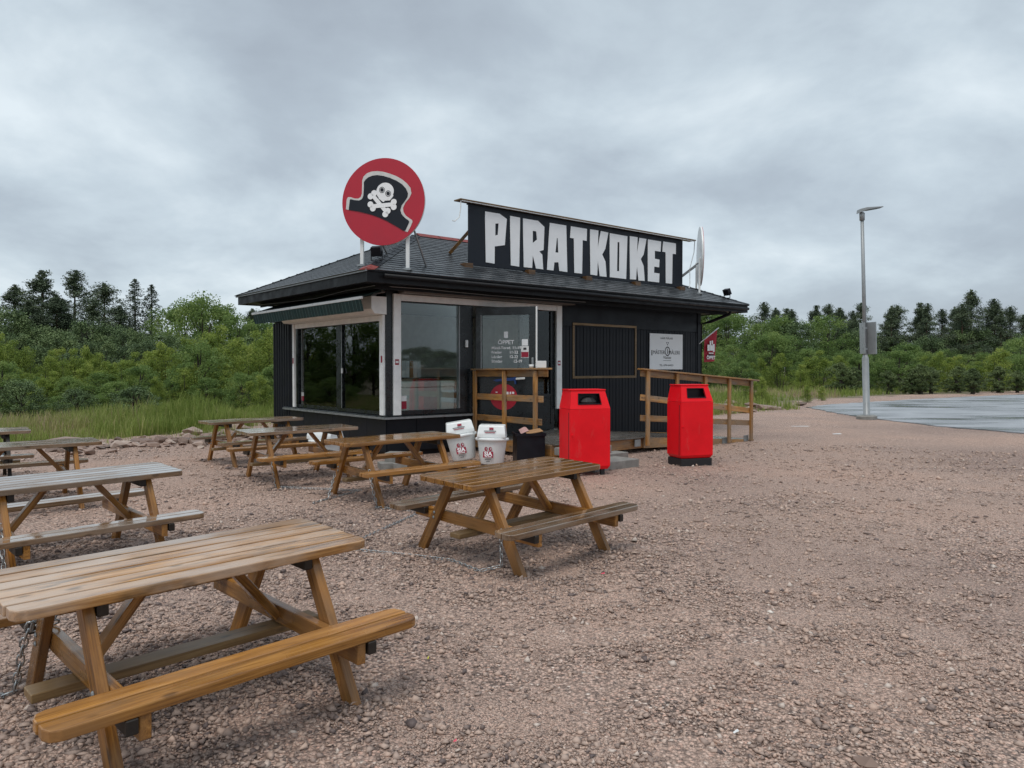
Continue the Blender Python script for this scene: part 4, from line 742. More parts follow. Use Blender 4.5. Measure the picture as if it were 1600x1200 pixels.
picnic_table('middle picnic table in the row by the kiosk, under the left window', -3.073, 10.753, .646, .008, .008, .02, 'table_grey', 'table', 'table')
picnic_table('picnic table by the kiosk corner, its end touching the white bins', -1.467, 9.316, .68, .011, .002, .025, 'table_wet', 'table', 'table')
# ------------------------------------------------------------------ chains
def link_mesh():
    v, f = [], []; n, k = 8, 4
    for i in range(n):
        a = 2 * math.pi * i / n; cx, cy = .017 * math.cos(a) + (.011 if math.cos(a) > 0 else -.011) * (abs(math.cos(a)) > .1), .0135 * math.sin(a); nx, ny = math.cos(a), math.sin(a)
        for j in range(k): b = 2 * math.pi * j / k; v.append((cx + nx * .0042 * math.cos(b), cy + ny * .0042 * math.cos(b), .0042 * math.sin(b)))
    for i in range(n):
        for j in range(k): f.append((i * k + j, ((i + 1) % n) * k + j, ((i + 1) % n) * k + (j + 1) % k, i * k + (j + 1) % k))
    return mesh_from(v, f, True)
LINK = link_mesh()
def chain(label, pts, s=1.0):
    t = thing('chain', label, 'chain', pts[-1], (0, 0, 0), 'galvanised chains on the tables'); base = Vector(pts[-1])
    P_ = [Vector(p) for p in pts]; step = .043 * s; d_acc = 0; out = []
    for a, b in zip(P_, P_[1:]):
        ln = (b - a).length; 
        while d_acc < ln: out.append((a.lerp(b, d_acc / ln), (b - a).normalized())); d_acc += step
        d_acc -= ln
    for i, (p, d) in enumerate(out):
        q = d.to_track_quat('X', 'Z'); o = obj('link', LINK, M['chain'], t, p - base); e = (q @ Matrix.Rotation(R(90) * (i % 2) + R(35), 3, 'X').to_quaternion()).to_euler(); o.rotation_euler = e; o.scale = (s, s, s)
    return t
def tl(x, y, yaw, a, b, z): c, s = math.cos(yaw), math.sin(yaw); return (x + c * a - s * b, y + s * a + c * b, z)
E_ = (-1.567, 3.615, .796)
e1 = [tl(*E_, -.49, .29, .50), tl(*E_, -.56, .33, .53), tl(*E_, -.56, .40, .44), tl(*E_, -.56, .45, .36), tl(*E_, -.48, .42, .38), tl(*E_, -.47, .36, .47)]
chain('chain wrapped round the far left leg of the closest table', e1, 1.25)
chain('chain hanging from the closest table down onto the gravel', [tl(*E_, -.575, .43, .38), tl(*E_, -.585, .50, .28), tl(*E_, -.59, .56, .15), tl(*E_, -.60, .62, .02), tl(*E_, -.70, .62, .012), tl(*E_, -.80, .70, .012), tl(*E_, -.95, .70, .012)], 1.25)
H_ = (-1.467, 9.316, .68); D_ = (.014, 6.53, .781)
chain('thin chain running from the corner table leg to the lone dark table', [tl(*H_, -.56, -.40, .40), tl(*H_, -.57, -.5, .2), tl(*H_, -.57, -.60, .02), tl(*H_, -.3, -1.1, .012), tl(*D_, -1.05, 1.1, .012), tl(*D_, -.75, .45, .012), tl(*D_, -.62, .1, .012), tl(*D_, -.68, -.3, .012), tl(*D_, -.58, -.45, .06), tl(*D_, -.56, -.42, .33)], 1.0)
G_ = (-3.073, 10.753, .646)
chain('thin chain lying on the gravel between the two tables under the windows', [tl(*G_, -.55, -.45, .38), tl(*G_, -.55, -.62, .02), tl(*G_, -.2, -.95, .012), tl(*G_, .25, -1.5, .012), tl(*H_, -1.0, .15, .012), tl(*H_, -.75, .3, .012), tl(*H_, -.58, .45, .3)], 1.0)
B_t = (-3.646, 6.174, .781)
chain('chain bundled round the left leg of the pale wet table', [tl(*B_t, -.56, -.36, .42), tl(*B_t, -.57, -.45, .3), tl(*B_t, -.57, -.5, .2), tl(*B_t, -.58, -.58, .08), tl(*B_t, -.62, -.62, .015), tl(*B_t, -.8, -.6, .012)], 1.2)
# ------------------------------------------------------------------ street lamp
lp = thing('street_lamp', 'tall grey street lamp with a sign frame at the asphalt edge', 'street lamp', (11.1, 23.4, 0), (0, R(-1.9), 0))
obj('footing', MB().lathe([(.30, -.05), (.30, .10), (.26, .13)], 20).mesh(), M['concrete'], lp)
obj('pole_base', MB().lathe([(.115, .1), (.115, .16), (.10, .17), (.10, 1.9), (.062, 2.02)], 18).mesh(True), M['lamp_grey'], lp); obj('pole', MB().lathe([(.062, 2.0), (.05, 6.35)], 14).mesh(True), M['lamp_grey'], lp); obj('spigot', MB().lathe([(.075, 6.2), (.08, 6.42), (.05, 6.45)], 14).mesh(True), M['lamp_grey'], lp)
hd_ = obj('lamp_head', bevel_mesh(fixn(MB().prism([(-.12, 6.42), (-.10, 6.54), (.1, 6.585), (.60, 6.60), (.62, 6.575), (.1, 6.50)], -.13, .13, 'y').mesh()), .015), M['lamp_grey'], lp); obj('lens', bbox(.34, .2, .008, .002), M['grille'], hd_, (.33, 0, 6.532), (0, R(-8), 0))
sf = obj('sign_frame', bevel_mesh(MB().box(-.02, .02, -.28, .28, 2.05, 3.02).mesh(), .006), M['grey_metal'], lp, (-.02, .12, 0), (0, 0, R(-12))); 
s3 = obj('sign_frame', bevel_mesh(MB().box(-.02, .02, -.22, .22, 2.03, 3.03).mesh(), .006), M['lamp_grey'], lp, (.15, -.02, 0), (0, 0, R(28)))
for zc in (2.2, 2.85): obj('clamp', MB().lathe([(.08, zc - .03), (.08, zc + .03)], 12).mesh(), M['grey_metal'], lp)
# ------------------------------------------------------------------ rocks
def rock_mesh(seed, flat=.6):
    rg = random.Random(seed); bm = bmesh.new()
    for _ in range(16):
        v = Vector((rg.gauss(0, 1), rg.gauss(0, 1), rg.gauss(0, 1))).normalized() * rg.uniform(.42, .58); bm.verts.new((v.x * 1.2, v.y, v.z * flat))
    bmesh.ops.convex_hull(bm, input=bm.verts[:]); bmesh.ops.delete(bm, geom=[v for v in bm.verts if not v.link_faces], context='VERTS')
    bmesh.ops.bevel(bm, geom=bm.edges[:], offset=.018, segments=1, affect='EDGES'); bmesh.ops.recalc_face_normals(bm, faces=bm.faces)
    m = bpy.data.meshes.new('rock'); bm.to_mesh(m); bm.free()
    at = m.attributes.new('tint', 'FLOAT', 'POINT'); at.data.foreach_set('value', [.5 + rg.uniform(-.12, .12) for _ in m.vertices]); return m
ROCKS = [rock_mesh(i, .45 + .08 * (i % 4)) for i in range(6)]
def rock(x, y, s, i, label, group='stones at the edge of the yard', rz=None, z=.0):
    o = obj('boulder', ROCKS[i % 6], M['rocks'], None, (x, y, s * .16 + z), (random.uniform(-.2, .2), random.uniform(-.2, .2), random.uniform(0, 6) if rz is None else rz), label=label, cat='stone', group=group); o.scale = (s, s * random.uniform(.7, 1), s * random.uniform(.7, 1)); return o
lab = 'flat reddish stone in the rubble along the grass edge, left of the tables'
nb = 0
for k in range(260):
    u = random.random(); xx = -8.6 + u * 4.2 + random.gauss(0, .35); yy_ = 15.1 + u * 3.6 + random.gauss(0, .75)
    s = random.choice((.1, .13, .16, .2, .26, .32)); rock(xx, yy_, s, k, lab, 'rubble stones by the grass')
for (xx, yy_, s, lb) in ((-7.6, 17.9, .5, 'large pale stone standing up at the grass edge left'), (-6.9, 18.8, .5, 'long flat stone next to the large pale one'), (-6.1, 19.4, .42, 'wide low stone in the rubble nearest the annex'), (-9.4, 15.6, .55, 'low stone at the left end of the rubble'), (-6.2, 14.9, .16, 'small lone dark stone on the gravel before the rubble')): rock(xx, yy_, s, int(xx * 10) % 6, lb)
def gp(px, py): # ground point from photograph measurements, metres
    r = ((px - 800) / 1170, math.cos(.0211) - math.sin(.0211) * (py - 600) / 1170, -math.sin(.0211) - math.cos(.0211) * (py - 600) / 1170); k = -1.6 / r[2]; return r[0] * k, r[1] * k
for k, (px, py, s) in enumerate(((1200, 640, 1.0),)): bo = rock(*gp(px, py), s, 0, 'big flat boulder on the gravel beyond the ramp', rz=.1); bo.scale = (1.05, .7, .55); bo.location.z = .1
for k in range(36):
    px = random.uniform(1085, 1185); py = random.uniform(634, 646); rock(*gp(px, py), random.choice((.3, .4, .5, .7)), k, 'dark broken stone in the heap beyond the ramp railing', 'stone heap beyond the ramp')
rock(*gp(1252, 634), .5, 1, 'stone where the asphalt tip begins')
for px, py, s, lb in ((972, 1105, .05, 'fist-sized grey-green stone on the open gravel'), (1352, 1196, .085, 'reddish stone at the bottom edge of the gravel'), (1420, 1092, .05, 'dark grey stone on the open gravel at right'), (1355, 934, .05, 'small black stone in the middle of the open gravel')): rock(*gp(px, py), s, int(px) % 6, lb, z=-.002)
# ------------------------------------------------------------------ loose gravel
def loose_stones():
    n = 420000; rg = RNG
    r = 1.6 * (17 / 1.6) ** rg.random(n); th = rg.uniform(-1.05, 1.05, n); x = r * np.sin(th); y = r * np.cos(th)
    patch = .55 * vnoise(x, y, .8, 21) + .45 * vnoise(x, y, 2.3, 22)
    # churned, coarser ground round the tables
    coarse = np.zeros(n)
    for (tx, ty_, rad) in ((-1.6, 3.6, 1.3), (0, 6.5, 1.2), (-3.6, 6.2, 1.3), (-1.5, 9.3, 1.2), (-3.1, 10.8, 1.2), (-2.5, 5.0, 1.3), (-1.5, 7.5, 1.2)): coarse = np.maximum(coarse, np.exp(-((x - tx) ** 2 + (y - ty_) ** 2) / rad ** 2))
    keep = (rg.random(n) < np.clip(.30 + 1.3 * (patch - .45) + .6 * coarse, .16, 1)) & in_poly(x, y, YARD) & (np.abs(x) < 14)
    c, s = math.cos(YAW), math.sin(YAW); lx = c * (x - CX) + s * (y - CY); ly = -s * (x - CX) + c * (y - CY); keep &= ~((lx > 0) & (ly > -.0))
    keep &= ~in_poly(x, y, ROAD)
    x, y, r, coarse, patch = x[keep], y[keep], r[keep], coarse[keep], patch[keep]
    for (tx, ty_, yw) in ((-1.567, 3.615, .796), (.014, 6.53, .781), (-3.646, 6.174, .781), (-5.736, 8.723, .676), (-3.073, 10.753, .646), (-1.467, 9.316, .68), (-4.44, 12.798, .703)):   # stones pushed up round the table feet
        for a_ in (-.522, .522):
            for b_ in (-.637, .637):
                k = 90; fx, fy = tx + math.cos(yw) * a_ - math.sin(yw) * b_, ty_ + math.sin(yw) * a_ + math.cos(yw) * b_; q = rg.normal(0, .075, (2, k)); x = np.append(x, fx + q[0]); y = np.append(y, fy + q[1]); r = np.append(r, np.full(k, math.hypot(fx, fy))); coarse = np.append(coarse, np.full(k, 1.3)); patch = np.append(patch, np.full(k, .5))
    n = len(x)
    sz = (.0030 + .0042 * rg.random(n) ** 2 + .011 * rg.random(n) ** 9) * (1 + .35 * coarse * rg.random(n)) * (1 + .075 * r)
    base = np.array([[1, 0, 0], [0, 1, 0], [-1, 0, 0], [0, -1, 0], [0, 0, 1], [0, 0, -1]], float)
    fc = np.array([[0, 1, 4], [1, 2, 4], [2, 3, 4], [3, 0, 4], [1, 0, 5], [2, 1, 5], [3, 2, 5], [0, 3, 5]])
    V = base[None] * (1 + rg.uniform(-.45, .45, (n, 6, 1))) + rg.uniform(-.5, .5, (n, 6, 3))
    V[:, :, 2] *= rg.uniform(.45, .85, (n, 1)); V[:, :, 0] *= rg.uniform(.8, 1.5, (n, 1))
    a = rg.uniform(0, 6.28, n); ca, sa = np.cos(a)[:, None], np.sin(a)[:, None]
    X = V[:, :, 0] * ca - V[:, :, 1] * sa; Y = V[:, :, 0] * sa + V[:, :, 1] * ca
    P_ = np.stack([X * sz[:, None] + x[:, None], Y * sz[:, None] + y[:, None], V[:, :, 2] * sz[:, None] + (ground_z(x, y) + sz * .3)[:, None]], 2).reshape(-1, 3)
    F_ = (fc[None] + (np.arange(n) * 6)[:, None, None]).reshape(-1, 3)
    m = bpy.data.meshes.new('loose_gravel'); m.vertices.add(len(P_)); m.vertices.foreach_set('co', P_.ravel().astype(np.float32))
    m.loops.add(F_.size); m.loops.foreach_set('vertex_index', F_.ravel().astype(np.int32)); m.polygons.add(len(F_)); m.polygons.foreach_set('loop_start', (np.arange(len(F_)) * 3).astype(np.int32)); m.update(calc_edges=True)
    t = np.clip(rg.normal(.48, .2, n) - .16 * coarse, 0, .9) + .1 * (rg.random(n) > .988); at = m.attributes.new('tint', 'FLOAT', 'POINT'); at.data.foreach_set('value', np.repeat(t, 6).astype(np.float32)); print('stones', n); return m
obj('loose_gravel', loose_stones(), M['stones'], kind='stuff', label='loose crushed stone scattered over the yard')
# ------------------------------------------------------------------ vegetation
def quads(P_, U, W_, tint):
    n = len(P_); V = np.stack([P_ - U * .5 - W_ * .1, P_ + W_ * .5 - U * .05, P_ + U * .5 + W_ * .1, P_ - W_ * .5], 1).reshape(-1, 3)
    m = bpy.data.meshes.new('foliage'); m.vertices.add(n * 4); m.vertices.foreach_set('co', V.ravel().astype(np.float32))
    m.loops.add(n * 4); m.loops.foreach_set('vertex_index', np.arange(n * 4, dtype=np.int32)); m.polygons.add(n); m.polygons.foreach_set('loop_start', (np.arange(n) * 4).astype(np.int32)); m.update(calc_edges=True)
    at = m.attributes.new('tint', 'FLOAT', 'POINT'); at.data.foreach_set('value', np.repeat(np.clip(tint, 0, 1), 4).astype(np.float32)); return m
def rand_dirs(rg, n): v = rg.normal(size=(n, 3)); return v / np.linalg.norm(v, axis=1, keepdims=True)
def leafify(rg, P_, size, tint, asp=.6, flat=0.0):
    n = len(P_); U = rand_dirs(rg, n); U[:, 2] *= (1 - flat); T = rand_dirs(rg, n); W_ = np.cross(U, T); W_ /= np.linalg.norm(W_, axis=1, keepdims=True) + 1e-9
    s = size * rg.uniform(.6, 1.3, (n, 1)); return quads(P_, U * s, W_ * s * asp, tint)
def clumps(rg, cs, rad, per, zs=.75):
    P_ = []; T = []
    for (c, r) in zip(cs, rad):
        k = int(per); d = rand_dirs(rg, k) * (rg.random((k, 1)) ** .45) * r; d[:, 2] *= zs; P_.append(c + d); T.append(np.full(k, rg.normal(0, .17)))
    return np.concatenate(P_), np.concatenate(T)
def birch_shrub(seed, h, w, per=100, nb_=95, leaf=.07, spire=True):
    rg = np.random.default_rng(seed); cs = []; rad = []
    stems = [(rg.normal(0, w * .22), rg.normal(0, w * .22), h * rg.uniform(.72, 1)) for _ in range(5)]; stems[0] = (0, 0, h)
    for i in range(nb_):
        sx, sy, sh_ = stems[i % 5]; t = rg.uniform(.04, .98) ** .85; env = w * .44 * (1 - t) ** .95 * (1.05 if t > .2 else .8) + .05
        a = rg.uniform(0, 6.28); r = env * rg.uniform(.4, 1); cs.append(np.array([sx * (1 - t * .3) + r * math.cos(a), sy * (1 - t * .3) + r * math.sin(a), t * sh_])); rad.append((.10 + .16 * (1 - t)) * (w / 1.6) * rg.uniform(.7, 1.3) + .05)
    P_, T = clumps(rg, cs, rad, per, .95)
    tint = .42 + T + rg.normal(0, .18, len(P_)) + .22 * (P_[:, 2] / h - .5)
    P_[:, 2] = np.abs(P_[:, 2]); tr = MB()
    for sx, sy, sh_ in stems: tr.tube([(sx * .3, sy * .3, -.1), (sx * .8, sy * .8, sh_ * .5), (sx * .75, sy * .75, sh_ * .93)], [.03, .018, .004], 5)
    return leafify(rg, P_, leaf, tint), tr.mesh()
def broad_tree(seed, h, w, per=120, nb_=85, leaf=.16, low=.12):
    rg = np.random.default_rng(seed); cs = []; rad = []; tr = MB(); tr.tube([(0, 0, -.2), (.05, 0, h * .4), (0, .1, h * .85)], [.14, .09, .02], 7)
    for i in range(nb_):
        t = rg.uniform(low, 1); env = w * .5 * math.sqrt(max(.02, 1 - (max(0, t - .42) / .6) ** 2)) * (.75 + .25 * min(1, t / .4)); a = rg.uniform(0, 6.28); r = env * rg.uniform(.25, 1) ** .6
        c = np.array([r * math.cos(a), r * math.sin(a), t * h * rg.uniform(.9, 1)]); cs.append(c); rad.append(w * rg.uniform(.08, .17))
        if i % 5 == 0: tr.tube([(0, 0, c[2] * .5), tuple(c * np.array([.6, .6, .85])), tuple(c)], [.04, .025, .008], 4)
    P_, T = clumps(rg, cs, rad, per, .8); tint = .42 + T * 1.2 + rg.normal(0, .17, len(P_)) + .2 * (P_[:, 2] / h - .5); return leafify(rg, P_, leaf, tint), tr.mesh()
def pine(seed, h, w, per=70, nb_=120, low=.12):
    rg = np.random.default_rng(seed); cs = []; rad = []; tr = MB(); bend = rg.normal(0, .15); tr.tube([(0, 0, -.2), (bend, 0, h * .5), (bend * .5, 0, h * .97)], [.16, .10, .02], 7)
    lobes = [(rg.uniform(0, 6.28), rg.uniform(low, .95), rg.uniform(.75, 1.25)) for _ in range(34)]
    for i in range(nb_):
        a0, t0, k0 = lobes[i % 34]; t = np.clip(t0 + rg.normal(0, .03), low, 1); env = w * .5 * min(1, (1.04 - t) / .75) ** .95 * k0 * (.75 + .25 * min(1, (t - low + .12) / .25)); a = a0 + rg.normal(0, .5); s = rg.uniform(.15, 1); r = env * s
        c = np.array([bend * .7 + r * math.cos(a), r * math.sin(a), t * h + .22 * r + rg.normal(0, .08)]); cs.append(c); rad.append(w * rg.uniform(.055, .10))
        if i % 3 == 0: tr.tube([(bend * .7, 0, t * h - .1), tuple(c)], [.03, .008], 4)
    for k in range(18): cs.append(np.array([bend * .5 + rg.normal(0, .02 + .028 * k), rg.normal(0, .02 + .028 * k), h * (1 - .018 * k)])); rad.append(.12 + .014 * k)
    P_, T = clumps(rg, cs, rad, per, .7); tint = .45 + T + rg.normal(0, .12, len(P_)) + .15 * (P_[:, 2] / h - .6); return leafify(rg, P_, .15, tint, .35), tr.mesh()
def spruce(seed, h, w):
    rg = np.random.default_rng(seed); P_ = []; tr = MB(); tr.tube([(0, 0, -.2), (0, 0, h * .995)], [.14, .012], 7); nbr = int(h * 46)
    for i in range(nbr):
        t = .05 + .94 * ((i + rg.random()) / nbr); env = w * .5 * (1 - t) ** .72 + .05; a = rg.uniform(0, 6.28); ln = env * rg.uniform(.5, 1.15); m_ = int(34 * ln / (w * .5)) + 9; s = rg.random(m_) ** .8; r = ln * s
        z = t * h - .30 * r + .22 * r * r / max(ln, .1) - rg.random(m_) ** 2 * .30 * ln; sp = .13 * ln * (1.1 - s) + .03
        P_.append(np.stack([r * math.cos(a) + rg.normal(0, 1, m_) * sp, r * math.sin(a) + rg.normal(0, 1, m_) * sp, z], 1))
    P_ = np.concatenate(P_); return leafify(rg, P_, .15, .45 + rg.normal(0, .16, len(P_)), .4, .3), tr.mesh()
BIR = [birch_shrub(30 + i, 3.0, 2.3) for i in range(5)]; GRN = [broad_tree(50 + i, 3.0, 2.6, 120, 95, .085, .0) for i in range(3)]; BRO = [broad_tree(60 + i, 7.0, 5.0) for i in range(4)]
PIN = [pine(70 + i, 9.0, 4.6 + .5 * i, 75, 190) for i in range(4)]; SPR = [spruce(80 + i, 9.0, 5.2 - i * .5) for i in range(2)]
SPN = [pine(90, 2.0, 2.0, 45, 100, .05), pine(91, 2.0, 2.0, 45, 100, .05)]
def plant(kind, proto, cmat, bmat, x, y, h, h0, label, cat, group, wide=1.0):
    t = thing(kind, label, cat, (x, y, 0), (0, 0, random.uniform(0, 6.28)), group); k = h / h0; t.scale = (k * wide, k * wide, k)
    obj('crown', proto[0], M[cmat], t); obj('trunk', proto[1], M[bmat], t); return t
def at(px, Y): return (px - 800) / 1170 * Y
def hz(py, Y): return 1.6 + (575 - py) * Y / 1170
# left: dense birch scrub in front
SCR = 'leafy young birch in the dense scrub left of the kiosk'
tops = [(0, 520), (60, 560), (125, 530), (165, 545), (210, 548), (260, 525), (300, 530), (330, 500), (375, 520), (415, 515), (440, 520)]
def topy(px):
    for (a, ya), (b, yb) in zip(tops, tops[1:]):
        if a <= px <= b: return ya + (yb - ya) * (px - a) / (b - a)
    return 525
for k, px in enumerate(range(-700, 470, 19)):
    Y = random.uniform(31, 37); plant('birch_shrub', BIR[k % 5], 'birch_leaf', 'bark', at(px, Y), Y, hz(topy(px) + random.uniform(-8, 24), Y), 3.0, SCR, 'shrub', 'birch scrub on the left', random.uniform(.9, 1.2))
for k, px in enumerate(range(-620, 480, 27)):
    Y = random.uniform(26.5, 30); q = k % 3; plant('leafy_shrub', GRN[q] if k % 2 else BIR[(k + 2) % 5], 'leaf' if k % 2 else 'birch_leaf', 'bark', at(px, Y), Y, hz(random.uniform(562, 596), Y), 3.0, 'low green bush at the front of the scrub left of the kiosk', 'shrub', 'low bushes before the birch scrub', random.uniform(1.0, 1.4))
for k, px in enumerate(range(-420, 215, 30)):
    Y = random.uniform(21, 24.5); plant('leafy_shrub', GRN[k % 3], 'leaf' if k % 3 else 'dark_leaf', 'bark', at(px, Y), Y, hz(random.uniform(592, 622), Y), 3.0, 'low round bush close behind the grass at far left', 'shrub', 'near bushes at far left', random.uniform(1.2, 1.7))
plant('leafy_shrub', GRN[0], 'leaf', 'bark', at(312, 29.5), 29.5, hz(536, 29.5), 3.0, 'broad bright green bush standing out of the scrub by the tall grass', 'shrub', 'low bushes before the birch scrub', 1.05)
# left: conifers and broad trees behind
for px, py, Y, pi, lb in ((68, 424, 60, 0, 'dense dark pine, tallest at far left'), (25, 446, 62, 1, 'thin topped pine left of the tallest one'), (122, 424, 62, 2, 'open crowned pine right of the tallest far left pine'), (168, 444, 66, 3, 'twin topped pine left of the two spruces'), (-45, 450, 60, 2, 'pine at the far left edge of the wood'), (395, 483, 70, 1, 'low pine top beside the kiosk eave')):
    plant('pine_tree', PIN[pi], 'needle', 'pine_bark', at(px, Y), Y, hz(py, Y), 9.0, lb, 'pine tree', 'trees in the left wood', 1.45)
for k, (px, py) in enumerate(((45, 470), (90, 462), (150, 470), (185, 478), (105, 490), (60, 492))): plant('pine_tree', PIN[k % 4], 'needle', 'pine_bark', at(px, 57), 57, hz(py, 57), 9.0, 'lower dense pine filling the dark group at far left', 'pine tree', 'trees in the left wood', 1.7)
for px, py, Y, pi, lb in ((212, 434, 60, 0, 'left and taller of the two pointed spruces'), (238, 443, 61, 1, 'right and narrower of the two pointed spruces'), (412, 497, 75, 0, 'small spruce tip under the awning end')):
    plant('spruce_tree', SPR[pi], 'spruce_needle', 'bark', at(px, Y), Y, hz(py, Y), 9.0, lb, 'spruce tree', 'trees in the left wood', 1.15)
for k, (px, py) in enumerate(((-300, 490), (-240, 480), (-180, 490), (-90, 490), (-20, 478), (12, 480), (40, 505), (85, 508), (135, 500), (175, 505), (195, 512), (225, 516), (264, 484), (290, 470), (318, 462), (345, 474), (372, 492), (405, 500), (435, 500))):
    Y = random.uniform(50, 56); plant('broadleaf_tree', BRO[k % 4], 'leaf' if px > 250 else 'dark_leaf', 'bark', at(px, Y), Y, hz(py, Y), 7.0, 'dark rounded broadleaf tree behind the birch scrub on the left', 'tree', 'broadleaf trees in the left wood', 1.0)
for k, px in enumerate(range(-620, 470, 34)):
    Y = random.uniform(42, 47); plant('broadleaf_tree', BRO[(k + 1) % 4], 'dark_leaf', 'bark', at(px, Y), Y, hz(random.uniform(516, 540), Y), 7.0, 'shorter broadleaf tree filling the wood behind the birch scrub', 'tree', 'understorey of the left wood', 1.2)
# right
for k, px in enumerate(range(1085, 1760, 26)):
    Y = random.uniform(72, 82); py = random.uniform(476, 506) if px < 1330 else random.uniform(510, 535); plant('broadleaf_tree', BRO[k % 4], 'leaf' if px < 1330 and k % 3 else 'dark_leaf', 'bark', at(px, Y), Y, hz(py, Y), 7.0, 'tall broadleaf tree in the wood beyond the field on the right', 'tree', 'broadleaf trees in the right wood', 1.05)
for px, py, Y, pi, lb in ((1275, 478, 84, 0, 'pine top showing between broadleaf trees left of the lamp'), (1312, 482, 82, 1, 'pine just left of the lamp post'), (1345, 474, 84, 2, 'pine right behind the lamp post'), (1403, 478, 78, 3, 'rounded pine right of the lamp post'), (1438, 474, 80, 0, 'second pine right of the lamp post'), (1470, 484, 80, 2, 'lower pine between the lamp post and the tallest right pine'), (1516, 454, 78, 1, 'tallest pine on the right with a flat top'), (1551, 468, 80, 2, 'slender pine right of the tallest one'), (1575, 480, 80, 3, 'thin pine near the right edge'), (1500, 476, 76, 3, 'dense pine close left of the tallest right pine'), (1630, 490, 80, 0, 'pine just past the right edge of the view'), (1236, 484, 86, 1, 'distant pine tip above the broadleaf trees')):
    plant('pine_tree', PIN[pi], 'needle', 'pine_bark', at(px, Y), Y, hz(py, Y), 9.0, lb, 'pine tree', 'trees in the right wood', 1.2)
for k, px in enumerate(range(1335, 1680, 19)): plant('pine_tree', PIN[(k * 3) % 4], 'needle', 'pine_bark', at(px, 77), 77 + (k % 3) * 3, hz(random.uniform(474, 506), 78), 9.0, 'pine in the close dark group right of the lamp post', 'pine tree', 'trees in the right wood', random.uniform(1.0, 1.5))
for k, px in enumerate(range(1090, 1330, 34)): plant('pine_tree', PIN[(k * 3 + 1) % 4], 'needle', 'pine_bark', at(px, 84), 84 + (k % 3) * 3, hz(random.uniform(470, 488), 86), 9.0, 'dark pine top among the broadleaf trees beyond the ramp', 'pine tree', 'trees in the right wood', random.uniform(1.0, 1.4))
for k, px in enumerate(range(1085, 1760, 30)):
    Y = random.uniform(60, 68); plant('broadleaf_tree', BRO[(k + 2) % 4], 'leaf', 'bark', at(px, Y), Y, hz(random.uniform(512, 556), Y), 7.0, 'mid-height bushy tree at the edge of the right wood', 'tree', 'edge trees of the right wood', random.uniform(1.0, 1.4))
for k, px in enumerate(range(1095, 1740, 31)):
    Y = random.uniform(52, 58); plant('birch_shrub', (GRN + BIR)[k % 8], 'leaf' if k % 8 < 3 else 'birch_leaf', 'bark', at(px, Y), Y, hz(random.uniform(545, 572), Y), 3.0, 'rounded green bush at the far edge of the field on the right', 'shrub', 'bushes at the far field edge', random.uniform(1.1, 1.5))
for k, (px, py) in enumerate(((1310, 572), (1335, 580), (1440, 575), (1455, 580), (1500, 578), (1520, 582), (1560, 578), (1590, 585), (1620, 580), (1388, 585), (1425, 590))):
    Y = random.uniform(46, 50); plant('young_pine', SPN[k % 2], 'young_needle', 'bark', at(px, Y), Y, hz(py, Y) + .2, 2.0, 'knee-high to head-high young pine on the field beyond the asphalt', 'young pine', 'young pines on the field', 1.1)
for k in range(18):
    Y = 2 + k * 1.5; X = random.uniform(-33, -26) - (2 if k < 3 else 0); plant('broadleaf_tree', BRO[k % 4], 'leaf', 'bark', X, Y, random.uniform(4, 6.5), 7.0, 'tall tree of the wood left of the yard, mirrored in the left window', 'tree', 'wood mirrored in the left window', 1.0)
for k in range(34):
    a = R(-8 - k * 3.2); d = random.uniform(85, 110); plant('broadleaf_tree', GRN[k % 3], 'dark_leaf', 'bark', d * math.cos(a), d * math.sin(a), random.uniform(3.5, 5), 3.0, 'distant tree on the far side of the car park, mirrored in the front window', 'tree', 'trees mirrored in the window', 2.4)
for px, py, Y, h in ((1190, 640, 33, 1.2), (1172, 610, 36, 1.1), (1262, 630, 35, .8), (1285, 625, 37, .7)): plant('weed_bush', BIR[px % 5], 'birch_leaf', 'bark', at(px, Y), Y, h, 3.0, 'yellow-green weed bush at the gravel edge beyond the ramp', 'weed', 'weeds beyond the ramp', 1.2)
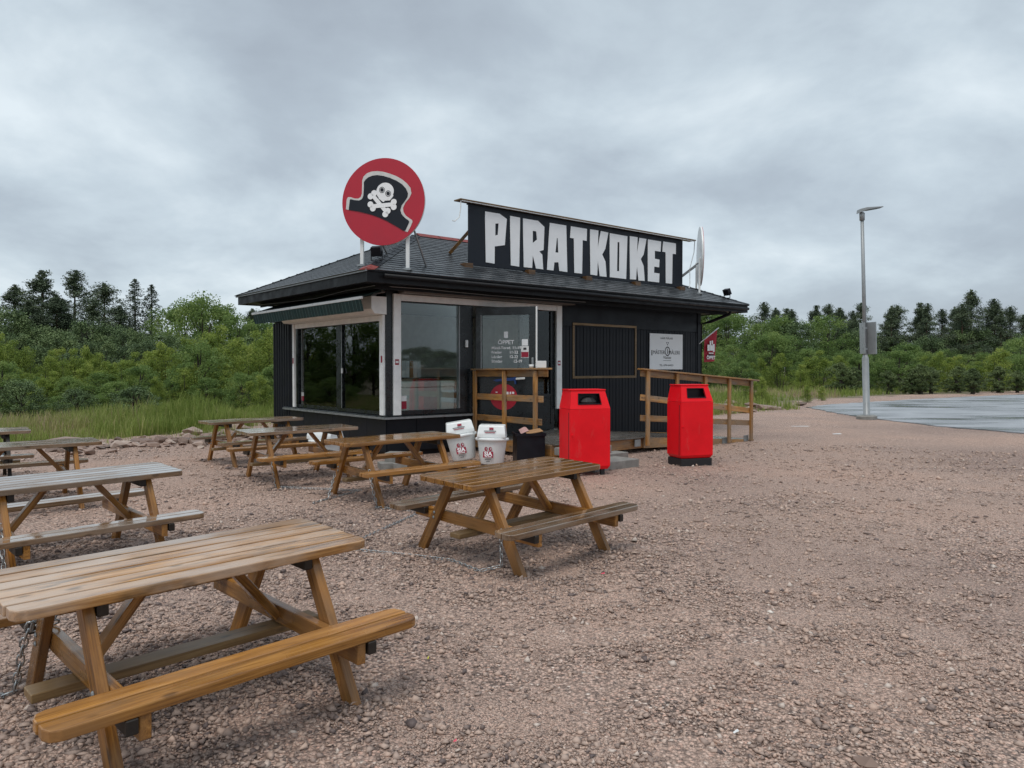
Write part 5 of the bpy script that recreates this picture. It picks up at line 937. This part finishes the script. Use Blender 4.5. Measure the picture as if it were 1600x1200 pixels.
# ------------------------------------------------------------------ grass
def grass(name, poly_pts, n, hlo, hhi, wdt, seed, dry, label, clump=.5):
    rg = np.random.default_rng(seed); P_ = np.array(poly_pts); x = rg.uniform(P_[:, 0].min(), P_[:, 0].max(), n); y = rg.uniform(P_[:, 1].min(), P_[:, 1].max(), n)
    pn = vnoise(x, y, .55, seed) * .6 + vnoise(x, y, 1.7, seed + 1) * .4; k = in_poly(x, y, poly_pts) & (rg.random(n) < np.clip((pn - clump + .35) * 2.2, 0, 1)) & ~in_poly(x, y, ROAD)
    x, y, pn = x[k], y[k], pn[k]; n = len(x); h = (hlo + (hhi - hlo) * np.clip(pn * 3.2 - 1.1, 0, 1)) * rg.uniform(.45, 1.3, n) * (1 + 1.1 * np.exp(-((x + 9.6) ** 2 + (y - 21.3) ** 2) / 3.0)); a = rg.uniform(0, 6.28, n); ln = h * rg.uniform(.05, .5, n)
    d = np.stack([np.cos(a), np.sin(a), np.zeros(n)], 1); s = np.stack([-np.sin(a), np.cos(a), np.zeros(n)], 1) * wdt * rg.uniform(.6, 1.3, (n, 1)); b0 = np.stack([x, y, np.full(n, -.03)], 1); up = np.array([0, 0, 1.])
    mid = b0 + d * (ln * .35)[:, None] + up * (h * .6)[:, None]; tip = b0 + d * ln[:, None] + up * (h * .97)[:, None]
    V = np.stack([b0 - s * .5, b0 + s * .5, mid + s * .4, mid - s * .4, tip], 1).reshape(-1, 3); o = np.arange(n)[:, None] * 5
    F4 = o + np.array([[0, 1, 2, 3]]); F3 = o + np.array([[3, 2, 4]]); m = bpy.data.meshes.new(name); m.vertices.add(n * 5); m.vertices.foreach_set('co', V.ravel().astype(np.float32))
    lv = np.concatenate([F4, F3], 1).ravel().astype(np.int32); m.loops.add(n * 7); m.loops.foreach_set('vertex_index', lv); m.polygons.add(n * 2)
    m.polygons.foreach_set('loop_start', np.stack([np.arange(n) * 7, np.arange(n) * 7 + 4], 1).ravel().astype(np.int32)); m.update(calc_edges=True)
    dn = vnoise(x, y, .35, seed + 5); t = np.clip(.30 + rg.normal(0, .17, n) + .25 * (vnoise(x, y, 1.3, seed + 9) - .5) + dry * np.clip((dn - .45) * 3, 0, 1), 0, 1); at_ = m.attributes.new('tint', 'FLOAT', 'POINT'); at_.data.foreach_set('value', np.repeat(t, 5).astype(np.float32))
    return obj(name, m, M['grass'], kind='stuff', label=label)
grass('tall_grass', [(-22, 14.2), (-11.5, 14.3), (-9.6, 16.0), (-8.2, 18.8), (-6.8, 21.0), (-4, 24), (-6, 30), (-24, 28)], 170000, .12, .44, .014, 5, .4, 'tall green grass between the gravel yard and the birch scrub')
grass('field_grass', [(-4, 27), (3, 31), (9, 33), (11.5, 35), (16, 39.5), (23, 46), (32, 52), (64, 66), (64, 74), (10, 64), (-4, 50)], 170000, .12, .5, .03, 6, .75, 'low dry grass on the field beyond the asphalt and the kiosk', .55)
grass('weeds', [(-10.5, 14.4), (-8.6, 15.4), (-5.2, 19.2), (-6.5, 20.5), (-9.6, 16.8)], 9000, .08, .25, .012, 9, .3, 'sparse weeds growing through the rubble', .75)
grass('weeds_beyond_ramp', [(6.5, 25), (11.2, 29), (11.6, 33), (8, 33), (3, 30)], 12000, .1, .4, .02, 12, .4, 'sparse weeds on the gravel behind the ramp', .68)
# ------------------------------------------------------------------ litter on the gravel
M['litter_yellow'] = plain('yellow_paper', (.6, .6, .05), .6); M['litter_pink'] = plain('pink_plastic', (.7, .06, .12), .5)
for px, py, m, sz, lb in ((669, 1033, 'litter_yellow', (.008, .022), 'tiny yellow scrap on the gravel near the closest table'), (711, 1164, 'litter_pink', (.014, .008), 'tiny pink scrap at the bottom of the gravel'), (942, 901, 'litter_pink', (.03, .014), 'pink scrap just beyond the lone dark table'), (1150, 1152, 'white', (.03, .008), 'white stick lying on the open gravel'), (1308, 679, 'board_white', (.22, .10), 'flat white paper on the far gravel left of the lamp'), (1250, 667, 'board_white', (.5, .05), 'long white strip on the far gravel beyond the ramp'), (443, 727, 'white', (.07, .02), 'small white scrap under the middle table by the kiosk')):
    x_, y_ = gp(px, py); sz = (sz[0] * .5, sz[1] * .5); obj('litter', mesh_from([(-sz[0], -sz[1], 0), (sz[0], -sz[1] * .7, .004), (sz[0] * .8, sz[1], .012), (-sz[0] * .9, sz[1] * .8, .003)], [(0, 1, 2, 3)]), M[m], None, (x_, y_, float(ground_z(np.array([x_]), np.array([y_]))[0]) + .014), (0, 0, random.uniform(-.5, .5)), label=lb, cat='litter')
